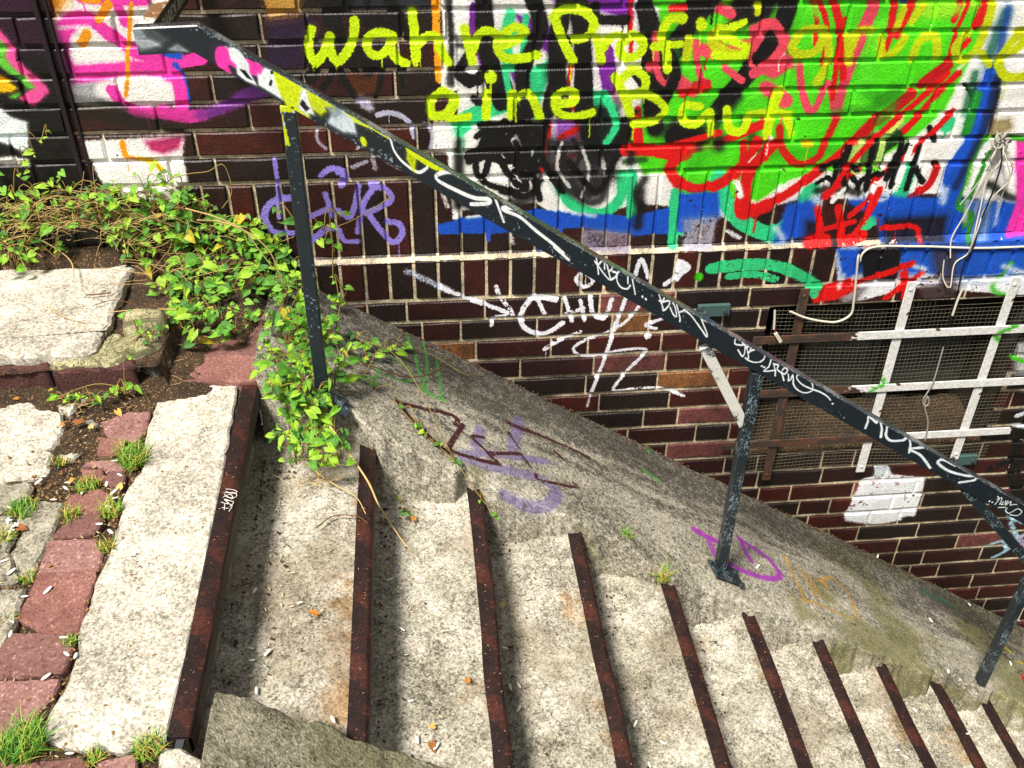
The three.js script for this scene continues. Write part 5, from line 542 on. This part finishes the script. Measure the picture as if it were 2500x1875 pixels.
const leafMat = [[[52, 112, 16], [112, 176, 36]], [[80, 142, 18], [150, 204, 44]], [[38, 92, 20], [88, 150, 40]], [[110, 164, 20], [186, 220, 52]], [[150, 140, 20], [220, 200, 40]]].map(([a, b]) => new THREE.MeshPhysicalMaterial({ map: leafTex(a, b, .2), side: THREE.DoubleSide, roughness: .68, transmission: .2, thickness: 0 }));
const stemMat = std({ color: 0x8f7a3c, roughness: .8 }), stemBrown = std({ color: 0x6b4524, roughness: .85 }), strawMat = std({ color: 0xc9ac70, roughness: .85 });
const rv = RNG(31);
function putLeaf(parent, p, up, size, mi) { const m = mesh('leaf', leaves[rv() * 5 | 0], leafMat[mi ?? (rv() < .018 ? 4 : rv() * 4 | 0)], parent); m.position.set(...p); const d = V3((rv() - .5) * 2, (rv() - .75) * .7, (rv() - .2) * 1.1).normalize(), n = V3((rv() - .5) * .9, .75, .55 + (rv() - .5) * .5).addScaledVector(up, .3).normalize(); const x = d.clone().cross(n).normalize(), y = n.clone().cross(x); m.quaternion.setFromRotationMatrix(new THREE.Matrix4().makeBasis(x, y, n)); m.scale.setScalar(size * (.26 + Math.pow(rv(), 1.5) * .68)); return m; }
// clumps: [centre, radius, leaves]; the leaves sit on runners that join neighbouring clumps
function vine(label, clumps, o = {}) {
  const t = thing('bindweed', label, 'vine', 'bindweed growing over the top of the stairs'), { lift = .055, size = .95, stemR = .0016, mat } = o; const gs = [];
  clumps.forEach(([c, r, n], k) => {
    const prev = k ? clumps[k - 1][0] : null; if (prev && Math.hypot(prev[0] - c[0], prev[2] - c[2]) < .7) gs.push(tube([prev, [lerp(prev[0], c[0], .5) + (rv() - .5) * .04, Math.max(prev[1], c[1]) + .02 + rv() * .03, lerp(prev[2], c[2], .5) + (rv() - .5) * .04], c], stemR, 10, 4));
    for (let i = 0; i < n; i++) { const a = rv() * 6.283, q = Math.sqrt(rv()) * r, p = [c[0] + Math.cos(a) * q, c[1] + rv() * lift + (rv() < .2 ? lift * .5 : 0), c[2] + Math.sin(a) * q * .9]; putLeaf(t, p, V3(Math.cos(a), 0, Math.sin(a)), size, mat); if (i % 4 !== 0) gs.push(tube([[lerp(c[0], p[0], .2), c[1] - .005, lerp(c[2], p[2], .2)], [lerp(c[0], p[0], .6), lerp(c[1], p[1], .75) + .008, lerp(c[2], p[2], .6)], p], stemR * .7, 6, 4)); }
  });
  if (gs.length) mesh('stems', mergeGeometries(gs), stemMat, t); return t;
}
const C = (pts, r, n) => pts.map(p => [p, r, n]);
vine('leafy bindweed along the foot of the wall above the raised slab', [...C([[-1.077,.27,.045],[-1.037,.237,.045],[-.986,.22,.045],[-.923,.249,.045],[-.871,.232,.045],[-.811,.245,.045],[-1.077,.191,.045],[-.966,.187,.045],[-.857,.167,.045],[-.764,.267,.045]], .05, 3), ...C([[-1.109,.128,.045],[-1.061,.07,.065],[-1.004,.091,.045],[-1.132,.07,.044],[-1.121,.161,.045],[-1.084,.07,.109],[-.932,.154,.045],[-.864,.199,.045],[-.811,.181,.045],[-.974,.267,.045],[-1.067,.231,.045],[-.886,.287,.045],[-.737,.195,.045],[-1.089,.094,.045],[-.978,.07,.056],[-.825,.246,.045],[-1.036,.19,.045],[-.769,.212,.045]], .07, 7), ...C([[-.779,.131,.045],[-.718,.145,.045],[-.655,.176,.045],[-.717,.079,.045],[-.635,.126,.045],[-.569,.172,.045],[-.523,.187,.045],[-.645,.224,.045],[-.572,.237,.045],[-.757,.097,.045],[-.701,.06,.074]], .06, 11)]);
vine('sparse bindweed leaves in front of the white painted bricks', [...C([[-.783,.244,.045],[-.65,.271,.045],[-.587,.308,.045],[-.54,.252,.045],[-.71,.258,.045],[-.489,.218,.045]], .04, 7)]);
vine('dense green bindweed between the raised slab and the handrail post', [...C([[-.598,.091,.045],[-.536,.105,.045],[-.473,.136,.045],[-.414,.134,.045],[-.358,.115,.045],[-.537,.03,.031],[-.471,.052,.045],[-.395,.066,.045],[-.335,.064,.045],[-.566,.03,.123],[-.502,.03,.158],[-.448,.03,.132],[-.362,.03,.044],[-.292,.053,.045]], .06, 20)]);
vine('green bindweed sprawling over the red paving bricks above the top step', [...C([[-.404,0,.049],[-.343,0,.054],[-.282,.01,.045],[-.526,0,.222],[-.468,0,.227],[-.414,0,.202],[-.359,0,.176],[-.3,0,.181],[-.541,0,.306],[-.476,0,.366],[-.42,0,.371],[-.635,0,.094],[-.599,0,.216]], .06, 17), ...C([[-.544,-.03,.366],[-.484,-.03,.436],[-.427,-.03,.454],[-.38,-.03,.392],[-.346,-.03,.328]], .04, 8)]);
vine('bright green bindweed climbing round the foot of the handrail post', [...C([[-.254,-.017,.061],[-.268,-.009,.228],[-.221,-.038,.12],[-.187,-.06,.206],[-.234,-.03,.309],[-.159,-.078,-.041],[-.266,-.009,.395],[-.204,-.049,.363],[-.155,-.08,.289],[-.222,-.037,.459],[-.172,-.069,.44],[-.238,-.027,.573],[-.19,-.058,.556],[-.123,-.101,.369]], .056, 15)]);
vine('bindweed hiding the base plate of the handrail post', [...C([[-.217,-.031,.665],[-.17,-.061,.648],[-.126,-.089,.541],[-.177,-.056,.722],[-.132,-.085,.664],[-.086,-.114,.579],[-.138,-.081,.758],[-.236,-.019,.725]], .045, 14), ...C([[-.067,-.137,.424],[-.093,-.12,.286],[-.086,-.124,.105],[-.122,-.101,-.048],[-.22,-.039,-.074]], .035, 8)]);
vine('bindweed spilling over the cheek onto the first tread', [...C([[-.205,-.17,.7],[-.163,-.17,.726],[-.123,-.17,.729],[-.211,-.17,.786],[-.17,-.17,.81],[-.118,-.17,.814],[-.178,-.17,.87],[-.081,-.17,.797],[-.052,-.17,.861],[-.102,-.17,.877]], .045, 10), ...C([[-.16,-.13,.713],[-.106,-.13,.728],[-.214,-.13,.686]], .035, 6)], { lift: .07 });
vine('thin bindweed runner trailing across the concrete slope', [...C([[-.043,-.16,.338],[-.001,-.187,.328],[.042,-.214,.291],[.086,-.242,.225],[.131,-.271,.155]], .018, 3), ...C([[-.011,-.18,.468],[.03,-.206,.484],[.113,-.259,.517],[.154,-.285,.581],[.181,-.302,.62],[.222,-.328,.636],[.269,-.358,.682]], .012, 2), ...C([[-.031,-.167,.245],[.012,-.195,.248]], .02, 3)], { lift: .02, size: .8 });
vine('small bindweed shoot creeping over the broken kerb stones', [...C([[-.676,.03,.399],[-.64,.03,.48],[-.606,.03,.52],[-.57,.03,.498],[-.634,.03,.602]], .02, 3), ...C([[-.656,-.05,.669],[-.688,-.05,.666],[-.735,-.05,.706],[-.766,-.05,.682],[-.799,-.05,.701],[-.843,-.05,.675],[-.632,-.05,.66]], .022, 3)], { lift: .03, size: .75 });
vine('pale bindweed tendril standing up against the black wall', [[-1.031,.315,.045]].length ? [[-1.103,.206,.04],[-1.055,.283,.04],[-1.02,.335,.04],[-.991,.357,.04],[-.96,.408,.04],[-.933,.444,.04],[-.91,.473,.04]].map((p, i) => [p, .012, 2]) : [], { lift: .02, size: .7, mat: 3 });
vine('few bindweed leaves hanging beside the upper handrail post', [[-.049,.108,.5],[-.033,.139,.5],[-.062,.186,.5],[-.075,.319,.5],[-.052,.289,.5],[-.025,.388,.5],[-.073,.348,.5],[-.145,.379,.5],[-.193,.394,.5]].map(p => [p, .02, 2]), { lift: .02, size: .8 });
vine('two dark leaves on the tread under the second nosing', [[.101,-.44,.807],[.121,-.44,.819],[.087,-.44,.744]].map(p => [[p[0], p[1] + .005, p[2]], .01, 1]), { lift: .006, size: .7 });
vine('tiny bindweed shoot on the third nosing by the slope', [[.337,-.404,.806],[.361,-.419,.852],[.382,-.433,.85]].map(p => [p, .008, 1]), { lift: .008, size: .6 });
// bare runners and straw
const stalk = (name, label, pts, r, m, r2) => one(name, tube(pts, r, 40, 5, r2), m, label, 'stem');
stalk('dry_stalk', 'long pale dry stalk lying from the post foot across the second tread', [...[[-.097,-.117,.757],[-.051,-.146,.829]], ...[[.015,-.22,.907],[.042,-.22,.995]], ...[[.075,-.4,.907],[.108,-.4,.977]], ...[[.145,-.45,.985]]], .0038, strawMat, .0016);
stalk('dry_stalk', 'dry stalk forking over the first tread below the vines', [[-.173,-.24,.787],[-.083,-.24,.885],[-.017,-.24,.949],[.01,-.24,1.017]], .0028, strawMat, .0012);
stalk('dry_stalk', 'thin reddish twig lying across the first tread', [[-.123,-.255,1.044],[-.079,-.255,1.002],[-.016,-.255,1.008],[.015,-.255,1.038]], .0016, stemBrown);
stalk('bindweed_runner', 'brown runner arching over the green tag on the concrete slope', [[-.04,-.153,.388],[.057,-.215,.37],[.129,-.261,.349],[.206,-.31,.267],[.256,-.342,.174]], .0022, stemBrown);
stalk('bindweed_runner', 'thin runner hanging from the slope towards the brick wall', [[.014,-.193,.32],[.101,-.248,.173],[.21,-.318,.134],[.304,-.378,.154],[.336,-.398,.155],[.401,-.439,.057]], .0015, stemMat);
stalk('bindweed_runner', 'runner crossing the lavender tag from the post to the right', [[-.218,.308,.35],[-.166,.299,.35],[-.06,.287,.35],[.038,.328,.35],[.114,.377,.35]], .0016, stemMat);
stalk('bindweed_runner', 'looped runner in front of the white painted bricks', [[-.551,.355,.12],[-.494,.368,.12],[-.438,.374,.12],[-.393,.395,.12],[-.379,.357,.12],[-.381,.296,.12],[-.416,.251,.12]], .0016, stemMat);
stalk('bindweed_runner', 'long thin runner crossing the maroon tag on the slope', [[.071,-.236,.47],[.126,-.271,.549],[.181,-.306,.603],[.269,-.362,.677],[.313,-.39,.756],[.35,-.414,.816]], .0013, stemMat);
stalk('dry_stalk', 'arched straw stem over the vines left of the post', [[-.48,.252,.2],[-.406,.242,.2],[-.329,.2,.2],[-.28,.142,.2],[-.26,.076,.2],[-.251,.026,.2]], .003, strawMat, .0018);
stalk('dry_stalk', 'second arched straw stem beside the handrail post', [[-.503,.301,.22],[-.413,.267,.22],[-.338,.218,.22],[-.305,.154,.22],[-.271,.087,.22]], .0026, strawMat, .0016);
stalk('dry_stalk', 'forked straw stem lying over the left edge of the slab', [[-1.123,.128,.045],[-1.048,.142,.045],[-.986,.106,.045],[-.93,.07,.075],[-.884,.07,.2]], .003, strawMat, .0016);
stalk('dry_stalk', 'long straw stem along the foot of the wall', [[-1.044,.158,.045],[-.92,.201,.045],[-.799,.237,.045],[-.727,.242,.045],[-.705,.21,.045]], .003, strawMat, .0018);
stalk('dry_stalk', 'thin straw lying flat on the raised slab', [[-.94,.045,.322],[-.867,.045,.395],[-.807,.045,.426]], .0013, strawMat);
stalk('dry_stalk', 'pale straw bridging the crack at the slab edge', [[-.748,.05,.386],[-.643,.05,.376],[-.547,.05,.384]], .0016, strawMat);
stalk('twig', 'short dark twig lying on the raised slab', [[-.838,.046,.268],[-.797,.046,.266],[-.764,.046,.26]], .0022, stemBrown); stalk('twig', 'thin forked twig on the middle of the raised slab', [[-.802,.046,.335],[-.747,.046,.306],[-.679,.046,.336]], .0013, stemBrown);
stalk('bindweed_runner', 'knobbly brown runner hanging over the kerb bricks', [...[[-.637,.02,.438],[-.648,.02,.513]], ...[[-.67,-.02,.572]], ...[[-.686,-.07,.593],[-.716,-.07,.647],[-.76,-.07,.672]]], .0028, stemBrown, .0016);
// straw tangles
function tangle(label, pts, n, r, len, seed) { const q = RNG(seed), gs = []; for (let i = 0; i < n; i++) { const c = pts[q() * pts.length | 0], a = q() * 6.283, L = len * (.5 + q()), b = [c[0] + (q() - .5) * r, c[1] + q() * .02, c[2] + (q() - .5) * r * .6], u = .3 + q() * .7; gs.push(tube([b, [b[0] + Math.cos(a) * L * .5, b[1] + L * .28 * u, b[2] + Math.sin(a) * L * .3], [b[0] + Math.cos(a) * L, b[1] + L * (q() - .2) * .5, b[2] + Math.sin(a) * L * .5]], .0010, 6, 4, .0006)); } const m = one('dry_grass', mergeGeometries(gs), strawMat, label, 'dry grass'); m.userData.kind = 'stuff'; }
tangle('tangled dry straw along the foot of the wall', [[-1.117,.095,.045],[-1.057,.109,.045],[-.978,.139,.045],[-.914,.169,.045],[-.839,.182,.045],[-1.072,.159,.045],[-.99,.204,.045],[-1.134,.07,.059],[-.804,.149,.045],[-1.083,.223,.045],[-.74,.179,.045],[-.652,.192,.045],[-1.023,.237,.045],[-.912,.233,.045],[-.797,.245,.045]], 230, .13, .12, 3); tangle('dry straw among the vines by the slab corner', [[-.739,.113,.045],[-.674,.077,.045],[-.577,.04,.046],[-.507,.04,.115],[-.457,.04,.055],[-.615,.04,.167],[-.697,.177,.045],[-.782,.115,.045],[-.528,.155,.045],[-.419,.101,.045]], 130, .14, .16, 5); tangle('brown roots and straw under the vines on the first tread', [[-.178,-.26,.844],[-.125,-.26,.849],[-.11,-.26,.89]], 26, .08, .06, 7); tangle('dry grass wisps on the soil beside the kerb', [[-.617,-.085,.505],[-.59,-.085,.433],[-.634,-.085,.622],[-.775,-.085,.677],[-.577,-.085,.58]], 60, .08, .05, 9);
// tall dry grass stems against the wall
for (const [i, q] of [[[-.916,.155,.05],[-.876,.234,.05],[-.827,.295,.05]], [[-.901,.155,.05],[-.865,.249,.05],[-.824,.356,.05]], [[-.954,.173,.05],[-.963,.221,.05],[-.979,.253,.05]], [[-.813,.2,.05],[-.809,.263,.05],[-.796,.37,.05]]].entries()) stalk('dry_stalk', ['leaning dry grass stem against the black wall', 'tall dry grass stem beside the pipe', 'short dry grass stem bent left at the wall', 'thin dry grass blade right of the pipe'][i], q, .0018, strawMat, .0007);
// grass tufts
const grassMat = [0x3f7a1e, 0x5e9a2a, 0x8aa83a, 0xb7a548].map(c => std({ color: c, roughness: .7, side: THREE.DoubleSide }));
function tuft(p, r, h, n, dry, label, seed) {
  const q = RNG(seed), by = [[], [], [], []]; for (let i = 0; i < n; i++) { const a = q() * 6.283, d = Math.sqrt(q()) * r, x = Math.cos(a) * d, z = Math.sin(a) * d, L = h * (.5 + q() * .8), b = q() * 6.283, l = .5 + q() * .9, w = .0013 + q() * .0012, px = -Math.sin(b) * w, pz = Math.cos(b) * w; const pos = []; const P = (t, s) => [x + Math.cos(b) * L * l * t * t * .8 + px * s * (1 - t), L * t * (1 - .35 * t * l), z + Math.sin(b) * L * l * t * t * .8 + pz * s * (1 - t)]; for (const [t0, t1] of [[0, .4], [.4, .75], [.75, 1]]) pos.push(...P(t0, -1), ...P(t0, 1), ...P(t1, 1), ...P(t0, -1), ...P(t1, 1), ...P(t1, -1)); const g = new THREE.BufferGeometry(); g.setAttribute('position', new THREE.Float32BufferAttribute(pos, 3)); g.computeVertexNormals(); by[q() < dry ? 3 : q() * 3 | 0].push(g); }
  const t = thing('grass_tuft', label, 'grass', 'grass tufts in the cracks', p); by.forEach((l, i) => l.length && mesh('blades', mergeGeometries(l), grassMat[i], t));
}
const TY = (pts) => pts;
[[[[-.583,-.085,.938]][0], .035, .06, 240, .2, 'large green grass tuft beside the top step slab'], [[[-.678,-.085,1.031]][0], .03, .03, 120, .3, 'low grass tuft between the broken pavers'], [[[-.815,-.085,1.106]][0], .035, .035, 150, .15, 'green grass tuft by the grey slabs at the left edge'], [[[-.691,-.085,1.138]][0], .02, .035, 70, .4, 'small yellowish grass tuft left of the red bricks'], [[[-.599,-.085,1.129]][0], .026, .04, 110, .4, 'grass tuft right of the red bricks by the slab edge'], [[[-.824,-.085,1.202]][0], .02, .03, 60, .5, 'half dry grass tuft at the left edge of the picture'], [[[-.58,-.085,1.255]][0], .018, .03, 60, .6, 'mostly dry tuft in the gap beside the slab'], [[[-.737,-.085,1.338]][0], .02, .022, 60, .5, 'mossy tuft at the corner of the grey slab'], [[[-.591,-.085,1.541]][0], .014, .02, 60, .1, 'dark green cushion of grass at the slab edge'], [[[-.616,-.085,1.791]][0], .045, .06, 300, .1, 'big grass tuft at the bottom left corner'], [[[-.474,-.085,1.829]][0], .016, .025, 70, .3, 'little tuft below the end of the slab'], [[[-.373,-.085,1.818]][0], .028, .035, 130, .3, 'grass tuft at the near end of the first nosing'], [[[.828,-.726,.672]][0], .02, .035, 60, .2, 'small grass tuft growing from the crumbling edge'], [[[.937,-.816,.785]][0], .022, .06, 90, .5, 'bright grass tuft at the fifth nosing'], [[[-.775,-.085,.922]][0], .02, .02, 40, .5, 'sparse dry tuft in the soil beside the pale slab'], [[[-.749,-.085,1.461]][0], .02, .02, 50, .4, 'low tuft at the left edge below the grey slab']].forEach((a, i) => tuft(...a, 200 + i));

// ---------- litter ----------
const petalGeo = (() => { const s = new THREE.SphereGeometry(1, 10, 6); s.scale(.0115, .0018, .0038); return s; })(), petalMat = std({ color: 0xeeeae0, roughness: .7 });
const petal = (p, a, label, group, k = 1) => { const m = one('fallen_petal', petalGeo, petalMat, label, 'petal', group); m.position.set(p[0], p[1] + .003, p[2]); m.rotation.set((rv() - .5) * .3, a, (rv() - .5) * .3); m.scale.setScalar(k); };
const petals = (list, label, k = .8, a0 = 0) => list.forEach((p, i) => petal(p, a0 + (i * 2.4) % 3.1, label, list.length > 1 ? label.replace('white fallen petal', 'white petals') : undefined, k + (i % 4) * .12));
petals([[-.834,-.079,1.144],[-.811,-.079,1.162],[-.819,-.079,1.183],[-.776,-.079,1.32],[-.803,-.079,1.283]], 'white fallen petal on the grey slab at the left edge'); petals([[-.724,-.079,1.401],[-.731,-.079,1.472],[-.722,-.079,1.508],[-.678,-.079,1.386]], 'white fallen petal beside the large red paving brick'); petals([[-.607,-.079,1.528],[-.589,-.079,1.574],[-.569,-.079,1.58],[-.615,-.079,1.63]], 'white fallen petal in the gap between red pavers and top slab'); petals([[-.614,-.079,1.177],[-.582,-.079,1.206]], 'white fallen petal at the dry tuft beside the top slab'); petals([[-.521,-.079,1.818]], 'single white fallen petal below the near end of the top slab');
petals([[-.631,-.079,.935],[-.606,-.079,.994],[-.631,-.079,1.028],[-.606,-.079,1.06],[-.598,-.079,1.084],[-.606,-.079,1.115]], 'white fallen petal between the small broken pavers and the top slab'); petals([[-.729,-.079,1.014],[-.73,-.079,1.035],[-.684,-.079,1.055],[-.804,-.079,1.004],[-.798,-.079,.984]], 'white fallen petal on the soil beside the pale slab'); petals([[-.615,-.079,1.176],[-.581,-.079,1.206]], 'white fallen petal on the brown paver by the slab edge'); petals([[-.748,-.079,1.077],[-.847,-.079,1.097],[-.836,-.079,1.145],[-.814,-.079,1.164],[-.818,-.079,1.182]], 'white fallen petal around the green tuft on the grey slabs');
petals([[-.245,-.265,1.469],[-.259,-.265,1.58],[-.225,-.265,1.556],[-.211,-.265,1.449],[-.147,-.265,1.3],[-.252,-.265,1.432],[-.05,-.265,1.648],[-.262,-.265,1.249]], 'small white fallen petal on the first tread', .75); petals([[.114,-.455,1.47],[.095,-.455,1.241],[.128,-.455,1.582],[.172,-.455,1.603],[.062,-.455,1.059]], 'small white fallen petal on the second tread', .75); petals([[.462,-.645,.991],[.451,-.645,1.03],[.378,-.645,1.304],[.394,-.645,1.376],[.329,-.645,1.503],[.376,-.645,1.169],[.402,-.645,1.301]], 'small white fallen petal on the third tread', .75); petals([[.672,-.835,1.299],[.803,-.835,1.385],[.751,-.835,1.45],[.739,-.835,1.316]], 'small white fallen petal on the fourth tread', .75); petals([[1.554,-1.03,1.342],[1.57,-1.03,1.367],[1.669,-1.03,1.209]], 'small white fallen petal on a lower tread', .75); petals([[2.145,-1.6,.932]], 'single white fallen petal near the lowest visible nosing', .8);
[...[[1.381,-1.073,.518],[2.152,-1.564,.042],[2.198,-1.593,.654],[2.688,-1.905,.406],[2.653,-1.883,.079],[2.276,-1.643,.352]]].forEach((p, i) => petal(p, .8 + i * .2, ['white fallen petal inside the magenta tag on the slope', 'white fallen petal on the slope close to the brick wall', 'white fallen petal beside the foot of the lowest post', 'large white fallen petal right of the lowest post', 'white fallen petal in the grime of the lower slope', 'white fallen petal in the middle of the lower slope'][i], 'white petals on the slope', 1.1));
{ const g = new THREE.CylinderGeometry(.014, .014, .0015, 16); const [p] = [[.996,-1.03,1.167]]; g.translate(p[0], p[1] + .006, p[2]); one('bottle_cap', g, std({ color: 0xd8d0b8, roughness: .6 }), 'round pale disc lying on a lower nosing', 'disc'); }
const dryLeaf = [0xa8702c, 0xc79a4a, 0x8a5226, 0xb9a862].map(c => std({ color: c, roughness: .85, side: THREE.DoubleSide }));
[...[[.256,-.455,1.431],[.17,-.455,1.551],[.161,-.455,1.597],[.044,-.455,1.021],[.135,-.455,.831]], ...[[.354,-.645,1.116],[.382,-.645,.892],[.381,-.645,1.018]], ...[[-.102,-.265,1.347]], ...[[-.717,-.079,1.006],[-.801,-.079,1.178],[-.593,-.079,1.055]], ...[[-.961,-.079,.638],[-.895,-.079,.621],[-.774,-.079,.77],[-.723,-.079,.795],[-.801,-.079,.768],[-.671,-.079,.719],[-.846,-.079,.652]]].forEach((p, i) => { const m = one('fallen_leaf', leaves[(i * 3) % 5], dryLeaf[i % 4], i < 5 ? 'dry brown leaf fallen on the second tread' : i < 8 ? 'dry brown leaf fallen on the third tread' : i < 9 ? 'small dry leaf alone on the first tread' : i < 12 ? 'dry leaf caught between the broken red pavers' : 'dry yellowish leaf on the soil by the pale slab', 'leaf', i < 8 ? 'dry leaves on the treads' : 'dry leaves on the paving'); m.position.set(p[0], p[1] + .008, p[2]); m.rotation.set(-1.4 + (i % 3) * .1, 0, i * 1.7); m.scale.setScalar(.36 + (i % 3) * .1); });
{ // crumbs, seed husks and leaf scraps: uncountable, gathered against the risers and in the cracks
  const q = RNG(77), husk = new THREE.SphereGeometry(1, 6, 4); husk.scale(.006, .0011, .0014); const im = (name, n, mat, label, fn, geo) => { const m = new THREE.InstancedMesh(geo, mat, n), o = new THREE.Object3D(); for (let i = 0; i < n; i++) { const [x, y, z, s] = fn(i); o.position.set(x, y, z); o.rotation.set((q() - .5) * .8, q() * 6.28, (q() - .5) * .8); o.scale.setScalar(s); o.updateMatrix(); m.setMatrixAt(i, o.matrix); } m.name = num(name); m.castShadow = m.receiveShadow = true; m.userData = { label, category: 'litter', kind: 'stuff' }; scene.add(m); };
  const chip = new THREE.BoxGeometry(.007, .0015, .004), flats = [...pav, ...slabs.map(a => a[1]), topSlab], inside = (x, z) => flats.some(P => { let c = false; for (let i = 0, j = P.length - 1; i < P.length; j = i++) if ((P[i][1] > z) !== (P[j][1] > z) && x < (P[j][0] - P[i][0]) * (z - P[i][1]) / (P[j][1] - P[i][1]) + P[i][0]) c = !c; return c; }), onSoil = () => { for (let t = 0; ; t++) { const x = lerp(-1.05, -.4, q()), z = lerp(.5, 1.85, q()); if (t > 40 || !inside(x, z) || q() < .04) return [x, -.083 + q() * .004, z, .3 + q() * .9]; } };
  im('seed_husks', 420, std({ color: 0xd8cba0, roughness: .8 }), 'pale seed husks gathered along the risers', i => { const k = 1 + (Math.pow(q(), 2.2) * 6 | 0), near = Math.pow(q(), 2.5); return [NX[k - 1] + .012 + near * .2, Y0 - RISE * k + .005, lerp(.85, 1.72, q()), .5 + q() * .8]; }, husk);
  im('leaf_crumbs', 900, std({ color: 0x4a2e16, roughness: 1 }), 'brown leaf crumbs along the foot of the risers', i => { const k = 1 + (q() * 9 | 0), near = Math.pow(q(), 3); return [NX[k - 1] + .006 + near * .1, Y0 - RISE * k + .004, q() < .4 ? ze(NX[k]) + Math.pow(q(), 2) * .15 + .03 : lerp(.8, 1.72, q()), .4 + q()]; }, chip);
  im('soil_crumbs', 1500, std({ color: 0x8a683c, roughness: 1 }), 'brown crumbs and chaff on the soil between the pavers', onSoil, chip);
  im('pale_crumbs', 500, std({ color: 0xcdb98c, roughness: 1 }), 'pale chaff on the soil between the pavers', onSoil, husk);
  im('rust_flecks', 160, std({ color: 0xc9a27a, roughness: .9 }), 'tiny pale flecks lying on the iron nosings', i => { const k = q() * 7 | 0; return [NX[k] - .006 - q() * .045, Y0 - RISE * k + .003, lerp(.8, 1.7, q()), .25 + q() * .35]; }, husk);
  im('slope_crumbs', 300, std({ color: 0x6a4a26, roughness: 1 }), 'dead leaf scraps in the corner between slope and wall', i => { const x = lerp(.1, 2.6, q()); return [x, cheekY(x) + .008 + q() * .004, .03 + Math.pow(q(), 3) * .06, .4 + q() * .9]; }, chip);
}
renderer.render(scene, camera);
